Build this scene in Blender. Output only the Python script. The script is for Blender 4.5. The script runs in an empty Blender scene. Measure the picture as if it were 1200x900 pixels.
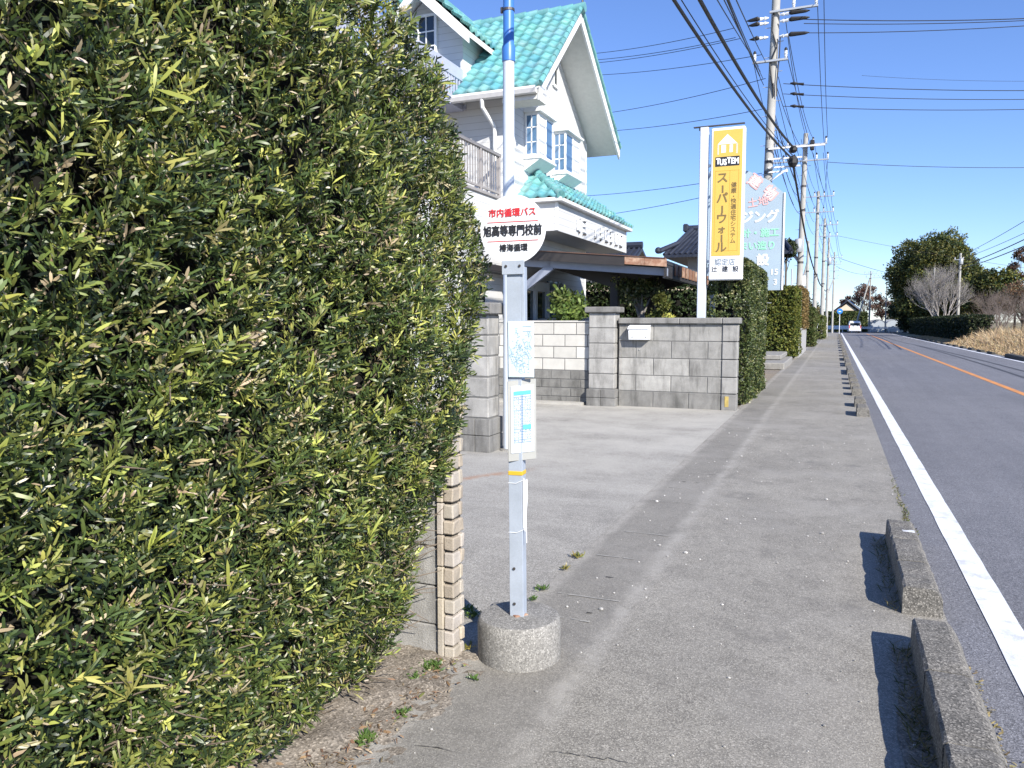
import bpy, math, random
import numpy as np
from mathutils import Vector, Matrix

sc = bpy.context.scene
COL = sc.collection
R = math.radians
rng = np.random.default_rng(7)
random.seed(7)

# ------------------------------------------------------------------ camera, sky, sun, exposure
CAM_H = 1.6
PITCH, YAW = 4.637, 22.748          # degrees: down, left of the road
cd = bpy.data.cameras.new('camera'); cam = bpy.data.objects.new('camera', cd); COL.objects.link(cam)
cd.sensor_width = 36.0; cd.lens = 27.0; cd.clip_start = 0.05; cd.clip_end = 4000
cam.location = (0, 0, CAM_H)
cam.rotation_euler = (R(90 - PITCH), 0, R(YAW))
sc.camera = cam

SUN_EL = 33.0
SUN_H = Vector((0.735, -0.678, 0)).normalized()      # horizontal direction towards the sun
sun_dir = Vector((SUN_H.x*math.cos(R(SUN_EL)), SUN_H.y*math.cos(R(SUN_EL)), math.sin(R(SUN_EL))))
w = bpy.data.worlds.new('World'); sc.world = w; w.use_nodes = True
nt = w.node_tree
sky = nt.nodes.new('ShaderNodeTexSky'); sky.sky_type = 'NISHITA'; sky.sun_disc = False
sky.sun_elevation = R(SUN_EL); sky.sun_rotation = math.atan2(SUN_H.x, SUN_H.y)
sky.air_density = 1.0; sky.dust_density = 0.0; sky.ozone_density = 3.0; sky.altitude = 50
bg = nt.nodes['Background']; bg.inputs['Strength'].default_value = 0.088
tintn = nt.nodes.new('ShaderNodeMix'); tintn.data_type = 'RGBA'; tintn.blend_type = 'MULTIPLY'; tintn.inputs['Factor'].default_value = 1.0
tintn.inputs['B'].default_value = (0.90, 1.03, 1.40, 1)      # cool winter air
nt.links.new(sky.outputs[0], tintn.inputs['A']); nt.links.new(tintn.outputs['Result'], bg.inputs['Color'])
sd = bpy.data.lights.new('sun', 'SUN'); so = bpy.data.objects.new('sun', sd); COL.objects.link(so)
sd.energy = 5.0; sd.angle = R(0.5); sd.color = (1.0, 0.945, 0.855)
so.rotation_euler = (-sun_dir).to_track_quat('-Z', 'Y').to_euler(); so.location = (20, -20, 30)
vs = sc.view_settings
vs.view_transform = 'Standard'; vs.look = 'None'; vs.gamma = 1.0; vs.use_curve_mapping = False
vs.exposure = 0.70

# ------------------------------------------------------------------ pixel -> world helper (1200x900 photo frame)
_p, _y = R(PITCH), R(YAW)
FW = Vector((-math.sin(_y)*math.cos(_p), math.cos(_y)*math.cos(_p), -math.sin(_p)))
RT = Vector((math.cos(_y), math.sin(_y), 0)); UP = RT.cross(FW)
EYE = Vector((0, 0, CAM_H))
def ray(x, y): return FW + RT*((x-600)/900.0) - UP*((y-450)/900.0)
def atY(x, y, Y): r = ray(x, y); return EYE + r*(Y/r.y)
def atX(x, y, X): r = ray(x, y); return EYE + r*(X/r.x)
def atZ(x, y, z=0.0): r = ray(x, y); return EYE + r*((z-CAM_H)/r.z)

# ------------------------------------------------------------------ materials
MATS = {}
def nodes_of(m):
    m.use_nodes = True
    n = m.node_tree.nodes; return n, m.node_tree.links, n['Principled BSDF']
def mat(name, col, rough=0.7, var=0.12, scale=6.0, bump=0.0, bscale=60.0, metal=0.0, spec=0.5, tint=False,
        fine=0.0, fscale=180.0, trans=0.0, stain_sheen=None, stain_sheen_amt=0.0, stain_sheen_scale=1.5, coords='pos', stain_map=None):
    """procedural principled material: mottled base colour, fine grain, optional stains and painted sheen, optional per-vertex tint"""
    m = bpy.data.materials.new(name); MATS[name] = m
    n, l, b = nodes_of(m)
    if coords == 'pos':
        g = n.new('ShaderNodeNewGeometry'); vec = g.outputs['Position']
    else:
        g = n.new('ShaderNodeTexCoord'); vec = g.outputs['Object']
    rgb = n.new('ShaderNodeRGB'); rgb.outputs[0].default_value = (*col, 1)
    out = rgb.outputs[0]
    def mul(colr, fac_out, lo, hi):
        mr = n.new('ShaderNodeMapRange'); mr.inputs['From Min'].default_value = 0.25; mr.inputs['From Max'].default_value = 0.75
        mr.inputs['To Min'].default_value = lo; mr.inputs['To Max'].default_value = hi
        l.new(fac_out, mr.inputs['Value'])
        vm = n.new('ShaderNodeVectorMath'); vm.operation = 'SCALE'
        l.new(colr, vm.inputs[0]); l.new(mr.outputs[0], vm.inputs['Scale']); return vm.outputs[0]
    def noise(s, d=5, r=0.6):
        t = n.new('ShaderNodeTexNoise'); t.inputs['Scale'].default_value = s; t.inputs['Detail'].default_value = d
        t.inputs['Roughness'].default_value = r; l.new(vec, t.inputs['Vector']); return t.outputs['Fac']
    if stain_sheen is not None:
        if stain_map:
            mp = n.new('ShaderNodeMapping'); mp.inputs['Scale'].default_value = stain_map; l.new(vec, mp.inputs['Vector']); keepv = vec; vec = mp.outputs[0]
        f = noise(stain_sheen_scale, 6, 0.65)
        if stain_map: vec = keepv
        mr = n.new('ShaderNodeMapRange'); mr.inputs['From Min'].default_value = 0.48; mr.inputs['From Max'].default_value = 0.66
        mr.inputs['To Max'].default_value = stain_sheen_amt; l.new(f, mr.inputs['Value'])
        mx = n.new('ShaderNodeMix'); mx.data_type = 'RGBA'
        l.new(mr.outputs[0], mx.inputs['Factor']); l.new(out, mx.inputs['A']); mx.inputs['B'].default_value = (*stain_sheen, 1)
        out = mx.outputs['Result']
    if var: out = mul(out, noise(scale), 1-var, 1+var)
    if fine: out = mul(out, noise(fscale, 2, 0.5), 1-fine, 1+fine)
    if tint:
        a = n.new('ShaderNodeAttribute'); a.attribute_name = 'Col'
        vm = n.new('ShaderNodeVectorMath'); vm.operation = 'MULTIPLY'
        l.new(out, vm.inputs[0]); l.new(a.outputs['Color'], vm.inputs[1]); out = vm.outputs[0]
    l.new(out, b.inputs['Base Color'])
    b.inputs['Roughness'].default_value = rough; b.inputs['Metallic'].default_value = metal
    b.inputs['Specular IOR Level'].default_value = spec
    if bump:
        bp = n.new('ShaderNodeBump'); bp.inputs['Strength'].default_value = bump; bp.inputs['Distance'].default_value = 0.01
        l.new(noise(bscale, 4, 0.6), bp.inputs['Height']); l.new(bp.outputs[0], b.inputs['Normal'])
    if trans:
        tr = n.new('ShaderNodeBsdfTranslucent'); l.new(out, tr.inputs['Color'])
        mx = n.new('ShaderNodeMixShader'); mx.inputs[0].default_value = trans
        o = n['Material Output']; l.new(b.outputs[0], mx.inputs[1]); l.new(tr.outputs[0], mx.inputs[2]); l.new(mx.outputs[0], o.inputs[0])
    return m

def leaf_mat(name, rough=0.38, trans=0.22, spec=0.5):
    m = bpy.data.materials.new(name); MATS[name] = m
    n, l, b = nodes_of(m)
    a = n.new('ShaderNodeAttribute'); a.attribute_name = 'Col'
    l.new(a.outputs['Color'], b.inputs['Base Color'])
    b.inputs['Roughness'].default_value = rough; b.inputs['Specular IOR Level'].default_value = spec
    tr = n.new('ShaderNodeBsdfTranslucent'); l.new(a.outputs['Color'], tr.inputs['Color'])
    mx = n.new('ShaderNodeMixShader'); mx.inputs[0].default_value = trans
    o = n['Material Output']; l.new(b.outputs[0], mx.inputs[1]); l.new(tr.outputs[0], mx.inputs[2]); l.new(mx.outputs[0], o.inputs[0])
    return m

def asphalt(name, base, light, dark, spk=0.5, patch=1.2, bump=0.5, grain=130.0, extra=None, streak=None):
    """aggregate surface: voronoi stones over mottled patches, all in world position"""
    m = bpy.data.materials.new(name); MATS[name] = m
    n, l, b = nodes_of(m)
    g = n.new('ShaderNodeNewGeometry'); vec = g.outputs['Position']
    def noise(s, d=4, r=0.6, v=None):
        t = n.new('ShaderNodeTexNoise'); t.inputs['Scale'].default_value = s; t.inputs['Detail'].default_value = d
        t.inputs['Roughness'].default_value = r; l.new(v or vec, t.inputs['Vector']); return t.outputs['Fac']
    def ramp(f, a, c):
        mr = n.new('ShaderNodeMapRange'); mr.inputs['From Min'].default_value = a; mr.inputs['From Max'].default_value = c
        l.new(f, mr.inputs['Value']); return mr.outputs[0]
    def mix(f, A, B, amt=1.0):
        if amt != 1.0:
            mm = n.new('ShaderNodeMath'); mm.operation = 'MULTIPLY'; mm.inputs[1].default_value = amt; l.new(f, mm.inputs[0]); f = mm.outputs[0]
        mx = n.new('ShaderNodeMix'); mx.data_type = 'RGBA'; l.new(f, mx.inputs['Factor'])
        for sck, v in (('A', A), ('B', B)):
            if isinstance(v, tuple): mx.inputs[sck].default_value = (*v, 1)
            else: l.new(v, mx.inputs[sck])
        return mx.outputs['Result']
    c = mix(ramp(noise(patch, 8, 0.68), 0.40, 0.66), base, light, 0.6)
    c = mix(ramp(noise(patch*6.3+.7, 6, 0.7), 0.46, 0.68), c, dark, 0.55)
    c = mix(ramp(noise(patch*21+.3, 4, 0.7), 0.55, 0.72), c, light, 0.45)
    c = mix(ramp(noise(patch*0.45+0.13, 5, 0.6), 0.5, 0.7), c, dark, 0.5)
    if streak:
        mp = n.new('ShaderNodeMapping'); mp.inputs['Scale'].default_value = streak; l.new(vec, mp.inputs['Vector'])
        c = mix(ramp(noise(1.0, 6, 0.7, mp.outputs[0]), 0.45, 0.7), c, light, 0.7)
    vo = n.new('ShaderNodeTexVoronoi'); vo.inputs['Scale'].default_value = grain; l.new(vec, vo.inputs['Vector'])
    sep = n.new('ShaderNodeSeparateColor'); l.new(vo.outputs['Color'], sep.inputs[0])
    c = mix(ramp(sep.outputs[0], 0.55, 1.0), c, tuple(min(1, x*1.9) for x in light), spk*0.8)
    c = mix(ramp(sep.outputs[1], 0.5, 1.0), c, tuple(x*0.35 for x in dark), spk)
    c = mix(ramp(noise(grain*0.28, 3, 0.6), 0.52, 0.7), c, tuple(x*0.6 for x in base), 0.5)
    if extra: c = extra(n, l, vec, c, noise, ramp, mix)
    l.new(c, b.inputs['Base Color']); b.inputs['Roughness'].default_value = 0.85; b.inputs['Specular IOR Level'].default_value = 0.3
    bp = n.new('ShaderNodeBump'); bp.inputs['Strength'].default_value = bump; bp.inputs['Distance'].default_value = 0.006
    ad = n.new('ShaderNodeMath'); ad.operation = 'ADD'; l.new(vo.outputs['Distance'], ad.inputs[0]); l.new(noise(grain*0.5, 3), ad.inputs[1])
    l.new(ad.outputs[0], bp.inputs['Height']); l.new(bp.outputs[0], b.inputs['Normal'])
    return m

def siding_mat(name, col, pitch=0.15, rough=0.55):
    """lapped boards: a dark line and a bevel every pitch metres of height, with light weathering"""
    m = bpy.data.materials.new(name); MATS[name] = m
    n, l, b = nodes_of(m)
    g = n.new('ShaderNodeNewGeometry'); sx = n.new('ShaderNodeSeparateXYZ'); l.new(g.outputs['Position'], sx.inputs[0])
    d = n.new('ShaderNodeMath'); d.operation = 'DIVIDE'; d.inputs[1].default_value = pitch; l.new(sx.outputs[2], d.inputs[0])
    f = n.new('ShaderNodeMath'); f.operation = 'FRACT'; l.new(d.outputs[0], f.inputs[0])
    gt = n.new('ShaderNodeMapRange'); gt.inputs['From Min'].default_value = 0.0; gt.inputs['From Max'].default_value = 0.07
    gt.inputs['To Min'].default_value = 0.38; gt.inputs['To Max'].default_value = 1.0; l.new(f.outputs[0], gt.inputs['Value'])
    t = n.new('ShaderNodeTexNoise'); t.inputs['Scale'].default_value = 2.2; t.inputs['Detail'].default_value = 6; l.new(g.outputs['Position'], t.inputs['Vector'])
    mr = n.new('ShaderNodeMapRange'); mr.inputs['To Min'].default_value = 0.86; mr.inputs['To Max'].default_value = 1.02; l.new(t.outputs['Fac'], mr.inputs['Value'])
    mm = n.new('ShaderNodeMath'); mm.operation = 'MULTIPLY'; l.new(gt.outputs[0], mm.inputs[0]); l.new(mr.outputs[0], mm.inputs[1])
    rgb = n.new('ShaderNodeRGB'); rgb.outputs[0].default_value = (*col, 1)
    vm = n.new('ShaderNodeVectorMath'); vm.operation = 'SCALE'; l.new(rgb.outputs[0], vm.inputs[0]); l.new(mm.outputs[0], vm.inputs['Scale'])
    l.new(vm.outputs[0], b.inputs['Base Color']); b.inputs['Roughness'].default_value = rough
    bp = n.new('ShaderNodeBump'); bp.inputs['Strength'].default_value = 0.25; bp.inputs['Distance'].default_value = 0.01
    l.new(f.outputs[0], bp.inputs['Height']); l.new(bp.outputs[0], b.inputs['Normal'])
    return m

def plain(name, col, rough=0.5, metal=0.0, spec=0.5, var=0.08, scale=9.0):
    return mat(name, col, rough, var, scale, metal=metal, spec=spec)

def glass_mat(name, col=(0.02, 0.03, 0.04)):
    m = mat(name, col, 0.06, 0.15, 0.8, spec=0.9); return m

# ------------------------------------------------------------------ mesh builder
class MB:
    def __init__(s): s.v = []; s.f = []; s.c = []; s.t = (1, 1, 1); s.k = []
    def add(s, vs_, fs, tint=None):
        o = len(s.v); s.k.append((o, len(s.f))); s.v += [tuple(p) for p in vs_]; s.f += [tuple(i+o for i in f) for f in fs]
        s.c += [tint or s.t]*len(vs_)
    def box(s, x0, x1, y0, y1, z0, z1, bev=0.0, tint=None, jit=0.0):
        X = (min(x0, x1), max(x0, x1)); Y = (min(y0, y1), max(y0, y1)); Z = (min(z0, z1), max(z0, z1))
        b = min(bev, 0.45*min(X[1]-X[0], Y[1]-Y[0], Z[1]-Z[0]))
        if b <= 0:
            P = [(X[i], Y[j], Z[k]) for i in (0, 1) for j in (0, 1) for k in (0, 1)]
            s.add(P, [(0, 1, 3, 2), (4, 6, 7, 5), (0, 4, 5, 1), (2, 3, 7, 6), (0, 2, 6, 4), (1, 5, 7, 3)], tint); return
        P = []; idx = {}
        for i in (0, 1):
            for j in (0, 1):
                for k in (0, 1):
                    sx, sy, sz = (1 if i else -1), (1 if j else -1), (1 if k else -1)
                    jj = (random.uniform(-jit, jit) if jit else 0, random.uniform(-jit, jit) if jit else 0, random.uniform(-jit, jit) if jit else 0)
                    for ax in range(3):
                        q = [X[i]-sx*b, Y[j]-sy*b, Z[k]-sz*b]; q[ax] = (X[i], Y[j], Z[k])[ax]
                        q = [q[a]+jj[a] for a in range(3)]
                        idx[(i, j, k, ax)] = len(P); P.append(q)
        F = []
        for ax in range(3):
            o = [a for a in range(3) if a != ax]
            for sd_ in (0, 1):
                q = []
                for (a, c) in ((0, 0), (1, 0), (1, 1), (0, 1)):
                    ijk = [0, 0, 0]; ijk[ax] = sd_; ijk[o[0]] = a; ijk[o[1]] = c; q.append(idx[(*ijk, ax)])
                flip = (sd_ == 0) != (ax == 1)
                F.append(tuple(reversed(q)) if flip else tuple(q))
        for e in range(3):
            o = [a for a in range(3) if a != e]
            for a in (0, 1):
                for c in (0, 1):
                    q = []
                    for ee, ax in ((0, o[0]), (1, o[0]), (1, o[1]), (0, o[1])):
                        ijk = [0, 0, 0]; ijk[e] = ee; ijk[o[0]] = a; ijk[o[1]] = c; q.append(idx[(*ijk, ax)])
                    F.append(tuple(q))
        for i in (0, 1):
            for j in (0, 1):
                for k in (0, 1): F.append(tuple(idx[(i, j, k, ax)] for ax in range(3)))
        s.add(P, F, tint)
    def tube(s, pts, rad, n=8, cap=True, tint=None):
        pts = [Vector(p) for p in pts]
        if not isinstance(rad, (list, tuple)): rad = [rad]*len(pts)
        V = []; ref = None
        for i, p in enumerate(pts):
            d = (pts[min(i+1, len(pts)-1)]-pts[max(i-1, 0)])
            if d.length < 1e-9: d = Vector((0, 0, 1))
            d.normalize()
            if ref is None:
                ref = Vector((0, 0, 1)) if abs(d.z) < 0.9 else Vector((1, 0, 0))
            a = d.cross(ref)
            if a.length < 1e-6: a = d.cross(Vector((0, 1, 0)))
            a.normalize(); b2 = d.cross(a).normalized(); ref = a.cross(d) if abs(a.cross(d).dot(d)) < .5 else ref
            for k in range(n):
                t = 2*math.pi*k/n; V.append(p + a*(rad[i]*math.cos(t)) + b2*(rad[i]*math.sin(t)))
        F = []
        for i in range(len(pts)-1):
            for k in range(n):
                F.append((i*n+k, i*n+(k+1) % n, (i+1)*n+(k+1) % n, (i+1)*n+k))
        if cap: F.append(tuple(range(n))[::-1]); F.append(tuple((len(pts)-1)*n+k for k in range(n)))
        s.add(V, F, tint)
    def cyl(s, p0, p1, r0, r1=None, n=12, tint=None): s.tube([p0, p1], [r0, r0 if r1 is None else r1], n, True, tint)
    def lathe(s, c, prof, n=32, tint=None):
        V = []; F = []
        for (r, z) in prof:
            for k in range(n): t = 2*math.pi*k/n; V.append((c[0]+r*math.cos(t), c[1]+r*math.sin(t), c[2]+z))
        for i in range(len(prof)-1):
            for k in range(n): F.append((i*n+k, i*n+(k+1) % n, (i+1)*n+(k+1) % n, (i+1)*n+k))
        F.append(tuple(range(n))[::-1]); F.append(tuple((len(prof)-1)*n+k for k in range(n)))
        s.add(V, F, tint)
    def prism(s, poly, d, tint=None):
        """poly: 3-D points of a flat outline, d: extrusion vector"""
        n = len(poly); d = Vector(d); P = [Vector(p) for p in poly]; Q = [p+d for p in P]
        s.add(P+Q, [tuple(range(n))[::-1], tuple(range(n, 2*n))]+[(i, (i+1) % n, n+(i+1) % n, n+i) for i in range(n)], tint)
    def beam(s, p0, p1, wdt, hgt, up=(0, 0, 1), tint=None):
        p0, p1 = Vector(p0), Vector(p1); d = (p1-p0).normalized(); a = d.cross(Vector(up)).normalized()*(wdt/2); u = a.cross(d).normalized()*(hgt/2)
        s.prism([p0-a-u, p0+a-u, p0+a+u, p0-a+u], p1-p0, tint)
    def sphere(s, c, r, n=10, sc_=(1, 1, 1), tint=None):
        V = []; F = []; m_ = n//2+1
        for i in range(m_+1):
            ph = math.pi*i/m_
            for k in range(n):
                t = 2*math.pi*k/n; V.append((c[0]+r*sc_[0]*math.sin(ph)*math.cos(t), c[1]+r*sc_[1]*math.sin(ph)*math.sin(t), c[2]+r*sc_[2]*math.cos(ph)))
        for i in range(m_):
            for k in range(n): F.append((i*n+k, (i+1)*n+k, (i+1)*n+(k+1) % n, i*n+(k+1) % n))
        s.add(V, F, tint)
    def pieces(s):
        """groups of chunks that stand apart from one another (two table legs are two pieces, the slats of a bench one)"""
        n = len(s.k)
        if n < 2 or n > 700: return [list(range(n))]
        V = np.array(s.v); en = [k[0] for k in s.k[1:]]+[len(s.v)]
        lo = np.array([V[a[0]:e].min(0) for a, e in zip(s.k, en)]); hi = np.array([V[a[0]:e].max(0) for a, e in zip(s.k, en)]); sz = (hi-lo).max(1)
        gap = np.maximum(0, np.maximum(lo[:, None]-hi[None], lo[None]-hi[:, None]))
        near = np.sqrt((gap**2).sum(2)) <= np.maximum(.02, .5*np.maximum(sz[:, None], sz[None]))*.98
        lab = list(range(n))
        def find(i):
            while lab[i] != i: lab[i] = lab[lab[i]]; i = lab[i]
            return i
        for a, b in zip(*np.nonzero(np.triu(near, 1))): lab[find(a)] = find(b)
        g = {}
        for i in range(n): g.setdefault(find(i), []).append(i)
        return list(g.values())
    def build(s, name, material, parent=None, smooth=False, recalc=True, split=True):
        if parent is not None and split:
            P = s.pieces()
            if 1 < len(P) <= 80:
                out = None
                for grp in P:
                    m_ = MB()
                    for i in grp:
                        a, fa = s.k[i]; b, fb = s.k[i+1] if i+1 < len(s.k) else (len(s.v), len(s.f))
                        o = len(m_.v); m_.k.append((o, len(m_.f))); m_.v += s.v[a:b]; m_.c += s.c[a:b]; m_.f += [tuple(q-a+o for q in f) for f in s.f[fa:fb]]
                    r = m_.build(name, material, parent, smooth, recalc, False); out = out or r
                return out
        org = root_loc(parent)
        me = bpy.data.meshes.new(name)
        me.from_pydata([(p[0]-org[0], p[1]-org[1], p[2]-org[2]) for p in s.v], [], s.f)
        at = me.attributes.new('Col', 'FLOAT_COLOR', 'POINT')
        at.data.foreach_set('color', np.array([(*c[:3], 1) for c in s.c], dtype=np.float32).ravel())
        if recalc:
            import bmesh
            bm = bmesh.new(); bm.from_mesh(me); bmesh.ops.recalc_face_normals(bm, faces=bm.faces); bm.to_mesh(me); bm.free()
        if smooth:
            me.polygons.foreach_set('use_smooth', [True]*len(me.polygons))
            try: me.set_sharp_from_angle(angle=R(38))
            except Exception: pass
        me.materials.append(material); me.update()
        o = bpy.data.objects.new(name, me); COL.objects.link(o)
        if parent: o.parent = parent
        return o

def root_loc(o):
    if o is None: return (0, 0, 0)
    while o.parent: o = o.parent
    return tuple(o.location)
def tag(o, label=None, cat=None, group=None, kind=None):
    if label: o['label'] = label
    if cat: o['category'] = cat
    if group: o['group'] = group
    if kind: o['kind'] = kind
    return o
def thing(name, label, cat, loc, group=None):
    o = bpy.data.objects.new(name, None); o.empty_display_size = 0.2; COL.objects.link(o); o.location = loc
    return tag(o, label, cat, group)
def struct(o): o['kind'] = 'structure'; return o

def np_mesh(name, V, faces_list, material, parent=None, col=None, smooth=False, loc=None):
    """V (n,3) world, faces_list: list of (m,k) int arrays"""
    org = np.array(root_loc(parent) if loc is None else loc)
    me = bpy.data.meshes.new(name)
    V = np.asarray(V, dtype=np.float64)-org
    nl = sum(f.size for f in faces_list); nf = sum(len(f) for f in faces_list)
    me.vertices.add(len(V)); me.vertices.foreach_set('co', V.ravel())
    me.loops.add(nl); me.polygons.add(nf)
    me.loops.foreach_set('vertex_index', np.concatenate([f.ravel() for f in faces_list]).astype(np.int32))
    tot = np.concatenate([np.full(len(f), f.shape[1]) for f in faces_list]); st = np.concatenate([[0], np.cumsum(tot)[:-1]])
    me.polygons.foreach_set('loop_start', st.astype(np.int32))
    try: me.polygons.foreach_set('loop_total', tot.astype(np.int32))
    except Exception: pass
    if col is not None:
        at = me.attributes.new('Col', 'FLOAT_COLOR', 'POINT')
        at.data.foreach_set('color', np.concatenate([col, np.ones((len(col), 1))], 1).astype(np.float32).ravel())
    if smooth: me.polygons.foreach_set('use_smooth', [True]*nf)
    me.materials.append(material); me.update(calc_edges=True); me.validate()
    o = bpy.data.objects.new(name, me); COL.objects.link(o)
    if loc is not None: o.location = loc
    if parent: o.parent = parent
    return o

def unit(a): return a/np.maximum(np.linalg.norm(a, axis=-1, keepdims=True), 1e-9)
def leaf_geo(P, D, L, W, col, curl=0.15, nrm=None):
    """one narrow leaf per row: base P, direction D, length L, width W -> verts, faces, colours"""
    n = len(P); D = unit(D)
    ref = rng.normal(size=(n, 3)) if nrm is None else nrm + rng.normal(size=(n, 3))*0.5
    S = unit(np.cross(D, ref)); N = unit(np.cross(S, D))
    L = np.broadcast_to(L, (n,))[:, None]; W = np.broadcast_to(W, (n,))[:, None]
    V = np.empty((n, 6, 3))
    V[:, 0] = P
    V[:, 1] = P + D*L*.35 - S*W*.5 + N*L*.03; V[:, 2] = P + D*L*.35 + S*W*.5 + N*L*.03
    V[:, 3] = P + D*L*.80 - S*W*.44 - N*L*curl*.35; V[:, 4] = P + D*L*.80 + S*W*.44 - N*L*curl*.35
    V[:, 5] = P + D*L - N*L*curl
    b = (np.arange(n)*6)[:, None]
    T = np.concatenate([b+np.array([[0, 2, 1]]), b+np.array([[3, 4, 5]])]); Q = b+np.array([[1, 2, 4, 3]])
    C = np.repeat(col, 6, axis=0)
    return V.reshape(-1, 3), [T, Q], C
def palette(n, cols, weights, jit=0.18):
    cols = np.array(cols); i = rng.choice(len(cols), n, p=np.array(weights)/sum(weights))
    return cols[i]*(1+rng.uniform(-jit, jit, (n, 1)))*(1+rng.uniform(-.06, .06, (n, 3)))

def tile_roof(name, material, parent, origin, u, v, width, length, keep=None, tw=0.27, tl=0.29, amp=0.05, step=0.055):
    """real clay-tile relief on a slope: u along the eave, v up the slope"""
    u = np.array(u, float); v = np.array(v, float); u /= np.linalg.norm(u); v /= np.linalg.norm(v)
    nrm = np.cross(u, v); nrm *= np.sign(nrm[2])
    o = np.array(origin, float); nu = int(round(width/tw)); nv = int(math.ceil(length/tl)); k = 8
    ws = width/nu; us = np.linspace(0, width, nu*k+1)
    V = []; C = []; F = []; rows = []
    prof = np.array([0.35+0.65*math.cos(2*math.pi*((t/ws) % 1.0)) if (t/ws) % 1.0 < 0.3 or (t/ws) % 1.0 > 0.7 else 0.35+0.65*math.cos(2*math.pi*((t/ws) % 1.0))*0.75 for t in us])*amp
    for r in range(nv):
        v0, v1 = r*tl, min(length, (r+1)*tl)+0.03
        tt = np.repeat(palette(nu, [(1, 1, 1), (.82, .93, .98), (1.12, 1.04, 1.0), (.7, .86, .95)], [5, 3, 3, 1.4], .1), k, 0)
        tt = np.concatenate([tt, tt[-1:]])
        sag = 0.02*np.abs(np.sin(np.pi*us/ws))
        for (vv, h) in ((v0, -0.02), (v0, step), (0.5*(v0+v1), step*.5), (v1, 0.0)):
            vshift = -sag*0.6 if vv == v0 else 0
            V.append(o + us[:, None]*u + (vv+vshift*np.ones(len(us)))[:, None]*v + (prof+h)[:, None]*nrm); C.append(tt)
            rows.append(vv)
    m_ = len(us)
    for r in range(nv):
        for q in range(3):
            a = (r*4+q)*m_
            for i in range(m_-1):
                if keep and not keep(0.5*(us[i]+us[i+1]), 0.5*(rows[r*4+q]+rows[r*4+q+1])): continue
                F.append((a+i, a+i+1, a+m_+i+1, a+m_+i))
    V = np.concatenate(V); C = np.concatenate(C); F = np.array(F); used = np.unique(F); mp_ = np.zeros(len(V), int); mp_[used] = np.arange(len(used))
    return np_mesh(name, V[used], [mp_[F]], material, parent, C[used], smooth=True)

def text(body, size, pos, right, up, material, parent, name='lettering', bold=0.0, ext=0.0015, align='CENTER', sx=1.0):
    """flat lettering at world pos, running along right, upright along up; bold thickens the strokes"""
    cu = bpy.data.curves.new('t', 'FONT'); cu.body = body; cu.size = size; cu.align_x = align; cu.align_y = 'CENTER'
    cu.extrude = ext; cu.resolution_u = 3
    t = bpy.data.objects.new('t', cu); COL.objects.link(t)
    bpy.context.view_layer.update()
    me = bpy.data.meshes.new_from_object(t.evaluated_get(bpy.context.evaluated_depsgraph_get()))
    bpy.data.objects.remove(t); bpy.data.curves.remove(cu)
    r = Vector(right).normalized(); u = Vector(up).normalized(); nn = r.cross(u)
    M4 = Matrix((r*sx, u, nn)).transposed().to_4x4()
    org = Vector(root_loc(parent)); M4.translation = Vector(pos)-org
    V = [v.co.copy() for v in me.vertices]; F = [tuple(p.vertices) for p in me.polygons]; bpy.data.meshes.remove(me)
    offs = [(0, 0)] if not bold else [(bold*math.cos(k*math.pi/3), bold*math.sin(k*math.pi/3)) for k in range(6)]+[(0, 0)]
    VV = []; FF = []
    for j, (dx, dy) in enumerate(offs):
        o_ = len(VV); VV += [M4 @ Vector((v.x+dx/sx, v.y+dy, v.z+size*.0012*j)) for v in V]; FF += [tuple(i+o_ for i in f) for f in F]
    me = bpy.data.meshes.new(name); me.from_pydata(VV, [], FF); me.materials.append(material)
    o = bpy.data.objects.new(name, me); COL.objects.link(o); o.parent = parent
    return o

# ------------------------------------------------------------------ material library
def road_extra(n, l, vec, c, noise, ramp, mix):
    # two darker, polished tyre tracks and skid marks that run with the lane
    return c
M = {}
M['road'] = asphalt('road asphalt', (.148, .150, .166), (.215, .216, .232), (.108, .110, .124), 0.7, 0.35, 0.32, 170, streak=(2.2, .05, 1))
def walk_extra(n, l, vec, c, noise, ramp, mix):
    # gutter cover strip of a smoother, darker mix between two worn pale concrete edgings; wide weathered patches
    sp = n.new('ShaderNodeSeparateXYZ'); l.new(vec, sp.inputs[0])
    def m2(op, a, b2):
        q = n.new('ShaderNodeMath'); q.operation = op
        for k, x in enumerate((a, b2)):
            if isinstance(x, (int, float)): q.inputs[k].default_value = x
            else: l.new(x, q.inputs[k])
        return q.outputs[0]
    def soft(v, a, b2):
        r = n.new('ShaderNodeMapRange'); r.inputs['From Min'].default_value = a; r.inputs['From Max'].default_value = b2; r.inputs['To Min'].default_value = 1; r.inputs['To Max'].default_value = 0
        l.new(v, r.inputs['Value']); return r.outputs[0]
    x = m2('ADD', sp.outputs[0], m2('MULTIPLY', m2('SUBTRACT', noise(5.0, 6, .7), .5), .10))
    c = mix(soft(m2('ABSOLUTE', m2('ADD', x, 1.275), 0), .19, .25), c, (.170, .162, .147), .40)
    for xc, hw in ((1.025, .035), (1.53, .025)):
        c = mix(m2('MULTIPLY', soft(m2('ABSOLUTE', m2('ADD', x, xc), 0), hw*.4, hw+.05), ramp(noise(4.0, 6, .7), .36, .62)), c, (.37, .352, .318), .72)
    c = mix(ramp(noise(.55, 7, .66), .50, .66), c, (.33, .314, .284), .55)
    c = mix(ramp(noise(1.7, 7, .7), .56, .70), c, (.13, .124, .113), .55)
    return c
M['walk'] = asphalt('pavement asphalt', (.230, .217, .190), (.35, .330, .290), (.143, .134, .119), 0.55, 0.9, 0.22, 210, streak=(1.2, .5, 1), extra=walk_extra)
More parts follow.
